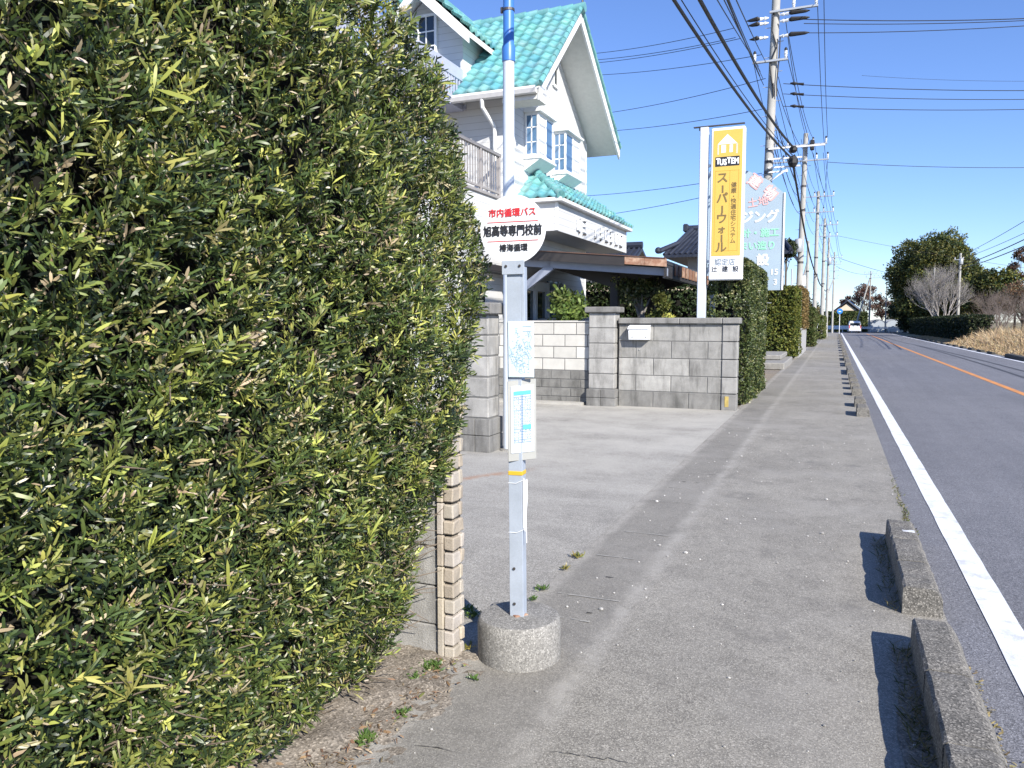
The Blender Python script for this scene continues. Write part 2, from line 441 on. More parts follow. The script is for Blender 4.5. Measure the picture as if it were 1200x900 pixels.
M['slab'] = asphalt('gutter slab concrete', (.225, .215, .196), (.345, .33, .30), (.14, .134, .123), 0.6, 1.3, 0.3, 190)
def yard_extra(n, l, vec, c, noise, ramp, mix):
    # rust-coloured run across the slab beside the pillar
    sp = n.new('ShaderNodeSeparateXYZ'); l.new(vec, sp.inputs[0])
    def m2(op, a, b2):
        q = n.new('ShaderNodeMath'); q.operation = op
        for k, x in enumerate((a, b2)):
            if isinstance(x, (int, float)): q.inputs[k].default_value = x
            else: l.new(x, q.inputs[k])
        return q.outputs[0]
    # line from (-3.3, 7.0) to (-3.1, 8.6): distance in y from a slanted line
    wob = m2('MULTIPLY', m2('SUBTRACT', noise(3.0), 0.5), 0.5)
    dy = m2('ABSOLUTE', m2('ADD', m2('SUBTRACT', sp.outputs[1], m2('ADD', m2('MULTIPLY', sp.outputs[0], 1.45), 11.95)), wob), 0.0)
    f = n.new('ShaderNodeMapRange'); f.inputs['From Min'].default_value = 0.02; f.inputs['From Max'].default_value = 0.22
    f.inputs['To Min'].default_value = 1.0; f.inputs['To Max'].default_value = 0.0; l.new(dy, f.inputs['Value'])
    lim = n.new('ShaderNodeMapRange'); lim.inputs['From Min'].default_value = -2.9; lim.inputs['From Max'].default_value = -3.2
    l.new(sp.outputs[0], lim.inputs['Value'])
    ff = m2('MULTIPLY', m2('MULTIPLY', f.outputs[0], lim.outputs[0]), ramp(noise(6.0), .3, .6))
    wy = n.new('ShaderNodeMapRange'); wy.inputs['From Min'].default_value = 4.5; wy.inputs['From Max'].default_value = 9.0; l.new(sp.outputs[1], wy.inputs['Value'])
    c = mix(m2('MULTIPLY', wy.outputs[0], ramp(noise(.8, 7, .68), .30, .60)), c, (.50, .48, .43), .62)
    return mix(ff, c, (.34, .16, .07), 0.6)
M['yard'] = asphalt('forecourt concrete', (.240, .228, .205), (.40, .382, .345), (.150, .142, .128), 0.55, 0.6, 0.25, 200, extra=yard_extra, streak=(.5, 1.9, 1))
M['dirt'] = asphalt('earth', (.215, .185, .15), (.30, .265, .22), (.13, .11, .088), 0.6, 6.0, 0.35, 120)
M['field'] = mat('dry field', (.20, .165, .085), .9, .35, .35, bump=.6, bscale=6, stain_sheen=(.09, .10, .035), stain_sheen_amt=.7, stain_sheen_scale=.12)
M['conc'] = asphalt('cast concrete', (.225, .216, .198), (.35, .336, .308), (.14, .134, .123), 0.5, 3.0, 0.14, 190)
M['kerb'] = asphalt('kerb concrete', (.135, .128, .114), (.27, .252, .222), (.070, .066, .059), 0.75, 5.0, 0.2, 170)
M['white_line'] = mat('white road paint', (.74, .76, .80), .7, .10, 3, fine=.10, fscale=90, stain_sheen=(.35, .35, .36), stain_sheen_amt=.55, stain_sheen_scale=7, bump=.2)
M['orange_line'] = mat('orange road paint', (.62, .25, .06), .7, .15, 3, fine=.12, fscale=90, stain_sheen=(.25, .17, .12), stain_sheen_amt=.6, stain_sheen_scale=5)
M['skid'] = mat('tyre rubber mark', (.055, .057, .064), .8, .2, 3, fine=.2)
M['block'] = mat('grey concrete block', (.275, .268, .252), .9, .25, 5, bump=.5, bscale=160, tint=True, fine=.22, fscale=220, stain_sheen=(.11, .107, .10), stain_sheen_amt=.75, stain_sheen_scale=2.4, stain_map=(2.0, 2.0, .45))
M['block_white'] = mat('pale concrete block', (.50, .485, .45), .85, .12, 4, bump=.3, bscale=120, tint=True, fine=.06)
M['mortar'] = mat('mortar', (.15, .148, .143), .95, .2, 8)
M['tan_tile'] = mat('tan ribbed tile', (.385, .345, .285), .85, .22, 9, bump=.4, bscale=150, tint=True, fine=.1)
M['steel'] = mat('galvanised steel', (.44, .49, .56), .5, .12, 7, metal=.3, fine=.05)
M['steel_dark'] = plain('dark bolt', (.10, .09, .085), .5, .6)
M['white_pole'] = plain('white pole paint', (.56, .61, .67), .4, var=.06)
M['blue_pole'] = plain('blue pole paint', (.05, .17, .48), .4)
M['white'] = plain('white enamel', (.80, .81, .82), .35, var=.04)
M['white_trim'] = plain('white trim', (.76, .77, .76), .5, var=.05)
M['red_ink'] = plain('red lettering', (.62, .03, .04), .5)
M['black_ink'] = plain('black lettering', (.02, .02, .025), .5)
M['paper'] = mat('notice paper', (.56, .66, .71), .4, .08, 18)
M['paper_white'] = plain('timetable paper', (.56, .60, .65), .4)
M['ink_blue'] = plain('faded blue print', (.12, .24, .40), .6)
M['map_blue'] = plain('pale blue print', (.36, .52, .62), .6)
M['ink_grey'] = plain('grey print', (.22, .27, .33), .6)
M['cyan_ink'] = plain('cyan print', (.10, .42, .50), .6)
M['alu'] = plain('worn aluminium frame', (.40, .40, .375), .5, .2)
M['yellow_tape'] = plain('yellow tape', (.62, .40, .03), .6)
M['dull_yellow'] = mat('dull yellow paint', (.40, .30, .09), .8, .3, 14)
M['wire'] = plain('black cable', (.012, .012, .014), .6)
M['siding'] = siding_mat('white lapped siding', (.63, .635, .635))
M['roof_tile'] = mat('turquoise glazed tile', (.145, .36, .362), .3, .12, 2.0, tint=True, spec=.6, stain_sheen=(.45, .60, .58), stain_sheen_amt=.25, stain_sheen_scale=5)  # pale patches put the glaze's white sheen into the colour
M['soffit'] = plain('soffit board', (.66, .66, .63), .7)
M['gutter'] = plain('pale gutter', (.70, .69, .68), .45)
M['glass'] = glass_mat('dark window glass')
M['glass_blue'] = glass_mat('blue window glass', (.10, .19, .32))
M['curtain'] = plain('white curtain', (.66, .67, .66), .9)
M['balc'] = plain('grey blue balcony panel', (.40, .42, .52), .45)
M['rail'] = plain('brown grey railing', (.30, .28, .27), .5)
M['dark_brown'] = mat('dark brown steel', (.030, .026, .025), .55, .25, 3)
M['rust'] = mat('rusty fascia', (.26, .135, .085), .85, .35, 3, stain_sheen=(.55, .42, .31), stain_sheen_amt=.9, stain_sheen_scale=2.5, fine=.12)
M['dark_rust'] = mat('dark rust', (.12, .065, .045), .85, .3, 4)
M['beam'] = plain('blue grey beam', (.26, .29, .36), .5)
M['yellow'] = plain('yellow sign face', (.66, .435, .09), .4, var=.03)
M['yellow_ink'] = plain('brown lettering', (.19, .13, .05), .5)
M['billboard'] = mat('grey blue billboard sheet', (.345, .435, .51), .5, .08, 1.0)
M['green_ink'] = plain('pale green lettering', (.32, .74, .50), .5)
M['pink_ink'] = plain('faded red lettering', (.72, .42, .40), .5)
M['pole_conc'] = mat('pole concrete', (.36, .352, .328), .85, .16, 2.5, fine=.06, fscale=60)
M['pole_steel'] = plain('pole fittings', (.42, .44, .46), .5, .4)
M['insul'] = plain('white porcelain insulator', (.72, .73, .74), .25)
M['kawara'] = mat('dark grey roof tile', (.026, .031, .046), .45, .2, 2, tint=True, spec=.5)
M['bark'] = mat('brown bark', (.10, .078, .058), .9, .3, 12, bump=.6, bscale=40)
M['bark_pale'] = mat('pale grey bark', (.29, .265, .245), .9, .25, 3, bump=.3, bscale=30)
M['twig_brown'] = mat('grey brown twig', (.17, .135, .10), .9, .25, 10)
M['twig_purple'] = mat('purple brown twig', (.185, .15, .13), .9, .25, 1)
M['core_shade'] = mat('painted core shade', (.007, .0065, .004), .95, .3, 9)  # near-black colour stands in for the shade inside the hedges
M['leaf'] = leaf_mat('hedge leaf', .40, .2, .45)
M['leaf_far'] = leaf_mat('tree leaf', .55, .2, .3)
M['dry'] = leaf_mat('dry grass blade', .85, .25, .2)
M['stone'] = mat('grey stone', (.25, .24, .22), .9, .25, 8, bump=.7, bscale=30)
M['stone_dark'] = mat('dark mossy stone', (.07, .066, .055), .95, .35, 8, bump=.7, bscale=30)
M['car_white'] = plain('white car paint', (.78, .79, .80), .18, spec=.6, var=.01)
M['rubber'] = plain('tyre rubber', (.02, .02, .02), .8)
M['tail'] = plain('red tail lamp', (.45, .02, .02), .25)
M['wood'] = mat('brown wall boards', (.22, .105, .05), .8, .2, 1.2)
M['cream'] = plain('cream wall', (.66, .56, .42), .8)
M['tarp'] = plain('blue tarp', (.05, .22, .62), .6)
M['signblue'] = plain('blue sign face', (.03, .22, .62), .4)
M['vinyl'] = plain('greenhouse film', (.40, .44, .48), .35)
M['wall_grey'] = mat('rendered wall', (.36, .355, .345), .9, .12, 1.5, stain_sheen=(.22, .21, .20), stain_sheen_amt=.6, stain_sheen_scale=1.5)
# ================================================================== GROUND, ROAD, PAVEMENT
def sheet(name, pts, z, material, sub=None):
    m = MB(); m.add([(x, y, z) for x, y in pts], [tuple(range(len(pts)))]); return struct(m.build(name, material))
def rect(x0, x1, y0, y1): return [(x0, y0), (x1, y0), (x1, y1), (x0, y1)]
sheet('ground', rect(-1500, 1500, -300, 2200), -0.04, M['field'])
sheet('yard_earth', rect(-40, -1.5, -8, 60), -0.02, M['dirt'])
sheet('road', rect(0.57, 7.35, -12, 128), 0.0, M['road'])
sheet('side_road', rect(-50, 90, 119, 127), 0.004, M['road'])
sheet('pavement', rect(-1.56, 0.60, 3.2, 119), 0.012, M['walk'])
sheet('pavement', rect(-1.005, 0.60, -12, 3.2), 0.012, M['walk'])
sheet('forecourt', rect(-9.0, -1.53, 3.16, 14.55), 0.006, M['yard'])
sheet('pavement_edge_strip', [(-2.4, -12), (-1.005, -12), (-1.005, 3.2), (-1.62, 3.2), (-1.56, 2.9), (-1.62, 2.5), (-1.55, 2.1), (-1.5, 1.5), (-2.4, 1.0)], 0.0125, M['walk'])
sheet('pavement_left_strip', rect(-1.62, -1.0, 14.5, 119), 0.002, M['walk'])
# earth under the hedge, slightly heaped and uneven
gx, gy = np.meshgrid(np.linspace(-4.2, -1.42, 90), np.linspace(-2.5, 3.2, 150), indexing='ij')
edge = -1.545+0.05*np.sin(gy*5.1)+0.035*np.sin(gy*13.7+1)+.025*np.sin(gy*31+2)+.02*rng.normal(size=gy.shape)
h = np.clip((edge-gx)/0.25, -1, 1)*0.022+0.016+0.010*np.sin(gx*21)*np.sin(gy*17)+rng.normal(size=gx.shape)*0.004
i = np.arange(gx.size).reshape(gx.shape)
q = np.stack([i[:-1, :-1], i[1:, :-1], i[1:, 1:], i[:-1, 1:]], -1).reshape(-1, 4)
struct(np_mesh('hedge_earth', np.stack([gx, gy, h], -1).reshape(-1, 3), [q], M['dirt'], smooth=True))
# gutter cover slabs between forecourt and pavement, with worn pale concrete edging either side
def ragged(name, x0, x1, y0, y1, z, material, amp=.012, st=.05):
    V = []; F = []; n = int((y1-y0)/st)
    wl = np.cumsum(rng.normal(0, 1, n+1))*.12; wl -= np.linspace(0, wl[-1], n+1); wr = np.cumsum(rng.normal(0, 1, n+1))*.12; wr -= np.linspace(0, wr[-1], n+1)
    for k in range(n+1):
        yy = y0+(y1-y0)*k/n
        V += [(x0+amp*math.sin(wl[k])+random.uniform(-.004, .004), yy, z), (x1+amp*math.sin(wr[k])+random.uniform(-.004, .004), yy, z)]
        if k: F.append((2*k-2, 2*k-1, 2*k+1, 2*k))
    m = MB(); m.add(V, F); return struct(m.build(name, material))
M['crack'] = mat('dark crack', (.045, .042, .036), .95, .3, 20)
M['pale_joint'] = mat('pale mortar joint', (.36, .345, .31), .95, .3, 12)
def crackline(name, pts, wdt, material, z=.0168):
    V = []; F = []; P = []
    for (a, b_) in zip(pts[:-1], pts[1:]):
        n = max(2, int(math.hypot(b_[0]-a[0], b_[1]-a[1])/.02))
        for k in range(n): f = k/n; P.append((a[0]+(b_[0]-a[0])*f+random.gauss(0, .004), a[1]+(b_[1]-a[1])*f+random.gauss(0, .004)))
    for k, p in enumerate(P):
        q = P[min(k+1, len(P)-1)]; o = P[max(k-1, 0)]; d = Vector((q[0]-o[0], q[1]-o[1], 0)).normalized(); w_ = wdt*random.uniform(.25, 1)*(min(1, k/4, (len(P)-1-k)/4)+.05)
        V += [(p[0]-d.y*w_, p[1]+d.x*w_, z), (p[0]+d.y*w_, p[1]-d.x*w_, z)]
        if k: F.append((2*k-2, 2*k-1, 2*k+1, 2*k))
    m = MB(); m.add(V, F); return struct(m.build(name, material))
def gp(*q): return [(lambda v: (v.x, v.y))(atZ(a, b_, .016)) for a, b_ in q]
crackline('pavement_crack', gp((482, 873), (512, 876), (540, 884)), .0045, M['crack'])
crackline('pavement_crack', gp((640, 880), (700, 888), (760, 897)), .0025, M['crack'])
crackline('pavement_crack', gp((1103, 728), (1085, 733), (1060, 744)), .004, M['crack'])
crackline('pavement_joint', gp((885, 475.5), (930, 474.2), (1002, 473)), .02, M['pale_joint'])
crackline('pavement_joint', gp((905, 442), (975, 440)), .03, M['pale_joint'])
m = MB()
for yk in (3.92, 4.53, 6.35, 7.6, 10.1):
    x = -1.47
    while x < -1.09:
        e = x+random.uniform(.03, .10)
        if random.random() < .16: m.add([(x, yk+random.uniform(-.008, .004), .0172), (e, yk+random.uniform(-.006, .006), .0172), (e, yk+random.uniform(.008, .014), .0172), (x, yk+random.uniform(.006, .012), .0172)], [(0, 1, 2, 3)])
        x = e
struct(m.build('slab_joints', M['crack']))
m = MB()
for yk in (3.80, 4.15, 4.95, 5.6, 6.7, 7.3, 8.1):
    x = -1.45
    while x < -1.1:
        e = x+random.uniform(.02, .08)
        if random.random() < .6: m.add([(x, yk+random.uniform(-.008, .004), .0172), (e, yk+random.uniform(-.006, .006), .0172), (e, yk+random.uniform(.006, .012), .0172), (x, yk+random.uniform(.006, .010), .0172)], [(0, 1, 2, 3)])
        x = e
struct(m.build('pale_slab_joints', M['pale_joint']))
# painted lines, a little ragged at the edges
def painted(name, xc, wdt, y0, y1, material, z=0.004):
    V = []; F = []; n = int((y1-y0)/0.12) if y1-y0 < 60 else int((y1-y0)/0.3)
    for k in range(n+1):
        yy = y0+(y1-y0)*k/n; V += [(xc-wdt/2+random.uniform(-.0025, .0025), yy, z), (xc+wdt/2+random.uniform(-.0025, .0025), yy, z)]
        if k: F.append((2*k-2, 2*k-1, 2*k+1, 2*k))
    m = MB(); m.add(V, F); return struct(m.build(name, material))
painted('white_edge_line', 0.875, 0.155, -10, 116, M['white_line'])
painted('orange_centre_line', 3.9, 0.16, -10, 112, M['orange_line'])
painted('far_white_edge_line', 6.93, 0.15, -10, 112, M['white_line'])
# skid marks swerving across the far lane
def skid(pts):
    V = []; F = []; N = 60
    for k in range(N+1):
        t = k/N; a = (1-t)**2; b2 = 2*t*(1-t); c = t*t
        x = a*pts[0][0]+b2*pts[1][0]+c*pts[2][0]; yy = a*pts[0][1]+b2*pts[1][1]+c*pts[2][1]
        V += [(x-.06, yy, .0045), (x+.06, yy, .0045)]
        if k: F.append((2*k-2, 2*k-1, 2*k+1, 2*k))
    return V, F
m = MB()
for pts in (((4.9, 22), (5.4, 32), (5.1, 62)), ((5.5, 21), (6.0, 31), (5.2, 58)), ((5.0, 62), (4.6, 78), (4.9, 100))):
    m.add(*skid(pts))
struct(m.build('tyre_marks', M['skid']))
sheet('verge', rect(7.35, 60, -12, 119), -0.012, M['field'])

# ------------------------------------------------------------------ kerb blocks along the pavement edge
def kerb(y0, y1, label, group=None, cond=0.5, hgt=0.175, x0=0.385, x1=0.585):
    m = MB(); n = 8; X = np.linspace(x0, x1, 5); Yv = np.linspace(y0+.004, y1-.004, n)
    ch = 0.035
    # chamfered section with a worn, uneven top edge
    sec = [(x0, -.03), (x0+.004, hgt-.012), (x0+.016, hgt), (x1-ch-.02, hgt), (x1-ch, hgt-.008), (x1-.006, hgt-ch-.02), (x1, -.03)]
    V = []; F = []
    for k, yy in enumerate(Yv):
        e = 0.012 if k in (0, n-1) else 0
        for (sx_, sz_) in sec:
            V.append((sx_+random.uniform(-.003, .003)*(sz_ > 0), yy, sz_-(e*.7 if sz_ > .1 else 0)+random.uniform(-.004, .002)*cond*(sz_ > 0)))
    s_ = len(sec)
    for k in range(n-1):
        for a in range(s_-1): F.append((k*s_+a, k*s_+a+1, (k+1)*s_+a+1, (k+1)*s_+a))
    F.append(tuple(range(s_))); F.append(tuple((n-1)*s_+a for a in range(s_))[::-1])
    m.add(V, F)
    o = m.build('kerb_block', M['kerb']); return tag(o, label, 'kerb', group or 'kerb blocks along the pavement edge')
FAR = 'concrete kerb block in the broken row far along the pavement edge'
yv = 4.10
for k, lb in enumerate(('weathered kerb block at the far end of the nearest kerb run, dead grass beside it',
                        'second kerb block of the nearest run, yellowish lichen on its road side',
                        'kerb block at the bottom edge of the photo, nearest of all kerbs',
                        None, None)):
    kerb(yv-.6, yv, lb or 'kerb block of the nearest run, below the bottom edge of the photo'); yv -= .6
yv = 4.58
for k, lb in enumerate(('kerb block with a rough broken end facing the camera, first past the gap',
                        'middle kerb block of the short three block run beside the white line',
                        'kerb block with a pale paint scrap on top, by the green weeds')):
    kerb(yv, yv+.52, lb, cond=1.2); yv += .52
kerb(14.05, 14.7, 'kerb block standing alone past the driveway gap, dark shadow at its left')
kerb(15.6, 16.2, 'kerb block just behind the lone one past the driveway gap')
for y0, y1 in ((18.0, 18.6), (19.6, 20.2), (21.2, 21.8), (22.8, 23.4), (25, 26.2), (26.3, 27.5), (29.6, 30.8), (31, 32.2), (34, 35.2), (35.3, 36.5), (38.3, 39.5), (42, 43.2), (45, 47), (50, 52), (54, 56), (60, 63), (67, 70), (76, 79), (86, 89), (97, 100)):
    kerb(y0, y1, FAR)
sheet('kerb_gap_earth', [(.25, 2.0), (.30, 2.6), (.27, 3.2), (.31, 3.7), (.30, 4.05), (.388, 4.1), (.388, 2.0)], .016, M['dirt'])
# broken row of dark kerb stones at the far side of the road
for k in range(16):
    yy = 44+k*3.1
    m = MB(); m.box(7.14, 7.34, yy, yy+1.2, -.03, .11, .03, jit=.015)
    tag(m.build('kerb_block', M['stone_dark']), 'dark kerb stone in the row below the dry grass across the road', 'kerb', 'dark kerb stones across the road')
m = MB(); m.box(7.10, 7.38, 36.6, 40.5, -.03, .17, .05, jit=.03); tag(m.build('kerb_block', M['stone_dark']), 'longest dark kerb stone, nearest end of the row across the road', 'kerb')
m = MB(); m.box(.47, .545, 5.78, 5.83, .17, .1745, .001, tint=(1, 1, 1)); tag(m.build('paint_scrap', M['white_line']), 'pale paint scrap lying on top of a kerb block', 'scrap')

# ================================================================== NEAR HEDGE (narrow long leaves)
def build_near_hedge():
    t = thing('clipped_hedge', 'tall clipped hedge of narrow glossy leaves filling the left foreground', 'hedge', (-2.3, 1.5, 0))
    zs = np.array([0.0, .3, .44, .65, 1.02, 1.34, 1.76, 2.11, 2.37, 2.62, 2.74, 2.84, 2.93])
    ye = np.array([2.55, 2.85, 2.96, 3.03, 3.17, 3.29, 3.40, 3.55, 3.47, 3.15, 2.76, 2.30, 1.7])
    def surf_noise(y, z):
        return (0.055*np.sin(2.1*y+1.3*z)+0.045*np.sin(4.3*z-1.7*y+.8)+0.035*np.sin(7.1*y+5.2*z)+0.025*np.sin(13*y-9*z))
    def front(y, z): return -1.63+0.06*np.exp(-((z-1.9)/.7)**2)-0.16*np.clip(.45-z, 0, 1)+surf_noise(y, z)*.8
    n = 29000                                  # shoots on the road face
    y = rng.uniform(0.35, 3.65, n); z = rng.uniform(0.10, 2.93, n)
    yend = np.interp(z, zs, ye)
    rad = 0.22
    ok = y < yend+0.02; y, z, yend = y[ok], z[ok], yend[ok]
    d = np.clip((y-(yend-rad))/rad, 0, 1)
    x = front(y, z)-rad*(1-np.sqrt(1-d*d))-np.abs(rng.normal(0, 1, len(y)))*0.062
    N = np.stack([np.sqrt(1-d*d)+.02, d, 0.25*np.ones_like(d)], 1)
    P = np.stack([x, y, z], 1)
    # end face towards the driveway and the top
    n2 = 7600
    z2 = rng.uniform(.15, 2.93, n2); x2 = rng.uniform(-3.1, -1.75, n2); y2 = np.interp(z2, zs, ye)-np.abs(rng.normal(0, 1, n2))*.06+surf_noise(x2, z2)*.5
    P2 = np.stack([x2, y2, z2], 1); N2 = np.tile([0.1, 1, .25], (n2, 1))
    n3 = 5200
    x3 = rng.uniform(-3.1, -1.65, n3); y3 = rng.uniform(.3, 2.6, n3); z3 = 2.93-np.abs(rng.normal(0, 1, n3))*.05+surf_noise(x3, y3)*.4
    zcap = np.interp(y3, ye[::-1][:5], zs[::-1][:5]); z3 = np.minimum(z3, zcap)
    P3 = np.stack([x3, y3, z3], 1); N3 = np.tile([.1, .1, 1.0], (n3, 1))
    P = np.concatenate([P, P2, P3]); N = unit(np.concatenate([N, N2, N3]))
    # loosely thinned patches where the dark inside shows
    thin = np.sin(P[:, 1]*9.3+P[:, 2]*3.1)*np.sin(P[:, 2]*8.1-P[:, 1]*4.0)+0.5*np.sin(P[:, 1]*23+P[:, 2]*19)
    clump = np.sin(P[:, 1]*31+7*np.sin(P[:, 2]*5))*np.sin(P[:, 2]*34+6*np.sin(P[:, 1]*6))
    keep = rng.uniform(0, 1, len(P)) < .97-.45*(thin > .6)-.72*(clump > .35); P, N = P[keep], N[keep]
    # each shoot: stem direction out and up, a whorl of leaves around it
    S = unit(N*.85+np.array([0, 0, .75])+rng.normal(size=P.shape)*.42)
    k = 7
    Pn = np.repeat(P, k, 0); Sn = np.repeat(S, k, 0); Nn = np.repeat(N, k, 0)
    along = np.tile(np.linspace(0, 1, k), len(P))[:, None]
    Pn = Pn+Sn*along*0.045
    rd = rng.normal(size=Pn.shape); rd = unit(rd-np.sum(rd*Sn, 1, keepdims=True)*Sn)
    D = unit(Sn*(0.55+.5*along)+rd*rng.uniform(.5, 1.0, (len(Pn), 1)))
    nL = len(Pn)
    shoot_len = np.repeat(rng.uniform(.6, 1.25, len(P)), k)
    L = rng.uniform(.027, .051, nL)*shoot_len; W = rng.uniform(.0056, .0092, nL)
    base = palette(len(P), [(.056, .088, .024), (.100, .138, .036), (.185, .21, .050), (.028, .046, .018), (.38, .40, .10), (.30, .27, .12), (.40, .32, .20)],
                   [7, 8, 6, 6.5, 3.0, 1.3, .6], .28)
    C = np.repeat(base, k, 0)*(1+rng.uniform(-.2, .25, (nL, 1)))
    dead = rng.random(nL) < .10; L[dead] *= .58; W[dead] *= .8; C[dead] = palette(int(dead.sum()), [(.38, .31, .20), (.58, .53, .40), (.30, .20, .12), (.46, .44, .22)], [3, 6, 1, 4])
    # occasional long yellow-green shoots standing proud
    a = leaf_geo(Pn, D, L, W, C, .12, Nn)
    ns = 120; ii = rng.choice(len(P), ns); kk = 9
    Pp = np.repeat(P[ii]+N[ii]*.03, kk, 0); Sp = np.repeat(unit(N[ii]*.6+np.array([0, 0, .8])), kk, 0)
    al = np.tile(np.linspace(0, 1, kk), ns)[:, None]; Pp = Pp+Sp*al*.05
    rd = rng.normal(size=Pp.shape); D2 = unit(Sp*.9+rd*.55)
    C2 = np.repeat(palette(ns, [(.28, .31, .06), (.20, .24, .045), (.36, .34, .09)], [3, 3, 1]), kk, 0)
    b = leaf_geo(Pp, D2, rng.uniform(.06, .10, len(Pp)), rng.uniform(.008, .0115, len(Pp)), C2, .1, np.repeat(N[ii], kk, 0))
    off = len(a[0])
    np_mesh('foliage', np.concatenate([a[0], b[0]]), [np.concatenate([a[1][0], b[1][0]+off]), np.concatenate([a[1][1], b[1][1]+off])], M['leaf'], t, np.concatenate([a[2], b[2]]))
    # near-black solid core, painting the shade in the gaps between leaves
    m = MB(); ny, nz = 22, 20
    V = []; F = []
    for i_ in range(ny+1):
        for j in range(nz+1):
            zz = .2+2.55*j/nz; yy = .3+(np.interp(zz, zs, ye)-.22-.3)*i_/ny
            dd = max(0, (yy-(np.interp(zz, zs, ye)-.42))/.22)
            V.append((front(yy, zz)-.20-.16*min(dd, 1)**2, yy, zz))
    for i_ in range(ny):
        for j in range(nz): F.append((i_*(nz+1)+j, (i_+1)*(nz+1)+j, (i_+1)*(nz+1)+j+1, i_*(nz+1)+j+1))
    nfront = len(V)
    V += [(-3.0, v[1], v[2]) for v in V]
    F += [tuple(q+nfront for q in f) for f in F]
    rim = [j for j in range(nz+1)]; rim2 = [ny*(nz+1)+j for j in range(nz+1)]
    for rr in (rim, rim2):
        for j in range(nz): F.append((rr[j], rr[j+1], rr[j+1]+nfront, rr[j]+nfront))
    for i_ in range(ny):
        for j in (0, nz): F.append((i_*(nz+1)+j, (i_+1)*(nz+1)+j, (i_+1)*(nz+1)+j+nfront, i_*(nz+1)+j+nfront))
    m.add(V, F); m.build('shade_core', M['core_shade'], t)
    # visible bare twigs at the lower edge and through the face
    m = MB()
    for _ in range(420):
        yy = random.uniform(1.2, 3.1); zz = random.uniform(.05, 2.6) if random.random() < .45 else random.uniform(.05, .8)
        yy = min(yy, float(np.interp(zz, zs, ye))-.05)
        p = Vector((float(front(yy, zz))-.14, yy, zz)); dv = Vector((random.uniform(.3, 1), random.uniform(-.6, .8), random.uniform(-.3, .7))).normalized()
        ln = random.uniform(.1, .24); q_ = p+dv*ln*.5+Vector((0, 0, random.uniform(-.02, .03)))
        m.tube([p, q_, p+dv*ln+Vector((0, 0, random.uniform(-.03, .05)))], [.004, .003, .0015], 5)
    m.build('twig', M['twig_brown'], t)
    m = MB()
    for yy in np.arange(.4, 2.9, .32):
        x0 = -1.95+random.uniform(-.1, .1)
        m.tube([(x0, yy, -.02), (x0+random.uniform(-.05, .05), yy+random.uniform(-.05, .05), .25), (x0+random.uniform(-.1, .1), yy+random.uniform(-.1, .1), .7)], [.03, .025, .02], 7)
    m.build('stem', M['bark'], t)
build_near_hedge()

# leaf litter and weeds under the hedge
n = 620
yy = rng.uniform(1.3, 3.12, n); xx = -1.56-np.abs(rng.normal(0, .13, n))+rng.uniform(-.05, .10, n)
P = np.stack([xx, yy, np.full(n, .028)], 1)
a = rng.uniform(0, 2*np.pi, n); D = np.stack([np.cos(a), np.sin(a), rng.uniform(-.05, .25, n)], 1)
c = palette(n, [(.30, .20, .12), (.25, .15, .09), (.40, .33, .22), (.16, .11, .07), (.20, .22, .07)], [4, 3, 4, 3, .8], .3)
g_ = leaf_geo(P, D, rng.uniform(.008, .045, n), rng.uniform(.003, .011, n), c, .15, np.tile([0, 0, 1.], (n, 1)))
o = np_mesh('leaf_litter', g_[0], g_[1], M['dry'], None, g_[2]); tag(o, 'dry brown leaves and bits scattered on the earth below the hedge', 'leaf litter', kind='stuff')
def weed(x, y, r, nl, label, group='green weeds on the ground', cols=((.075, .14, .03), (.11, .17, .045)), hgt=1.0, z=.018):
    P = np.stack([x+rng.normal(0, r*.35, nl), y+rng.normal(0, r*.35, nl), np.full(nl, z)], 1)
    a = rng.uniform(0, 2*np.pi, nl); D = np.stack([np.cos(a), np.sin(a), rng.uniform(.25, 1.2, nl)*hgt], 1)
    gg = leaf_geo(P, D, rng.uniform(.015, .04, nl)*(1+r*2), rng.uniform(.005, .011, nl), palette(nl, cols, [1]*len(cols)), .25)
    o = np_mesh('weed', gg[0]-np.array([0, 0, 0]), gg[1], M['leaf'], None, gg[2], loc=(x, y, z)); return tag(o, label, 'weed', group)
for (px, py, r, nl, lb) in ((505, 783, .065, 170, 'largest patch of green weeds on the earth beside the tan wall end'), (485, 797, .05, 50, 'small green weed left of the largest weed patch'),
        (430, 869, .04, 60, 'green weed on bare earth nearest the bottom edge of the photo'), (471, 838, .03, 45, 'tiny green weed among brown litter below the hedge'),
        (552, 722, .05, 70, 'green weed at the foot of the small stone by the bus stop base'), (549, 760, .03, 30, 'yellowish weed in the gap between wall end and bus stop base'),
        (556, 797, .02, 14, 'tiny weed sprig on the pavement before the bus stop base'), (635, 691, .035, 45, 'weed tuft in the crack just right of the bus stop post'),
        (624, 703, .025, 30, 'small weed in the crack behind the bus stop base'), (676, 653, .05, 60, 'yellowing weed in the joint beyond the bus stop post'),
        (872, 470, .10, 260, 'yellowing weeds at the foot of the rounded hedge past the mailbox wall'), (548, 716, .04, 60, 'weed by the tan wall end left of the small stone'),
        (662, 667, .03, 30, 'small yellow weed in the joint, below the larger yellowing one')):
    p = atZ(px, py, .015); yel = 'yellow' in lb
    weed(p.x, p.y, r, nl, lb, cols=((.26, .22, .06), (.16, .20, .05)) if yel else ((.075, .14, .03), (.11, .17, .045)))
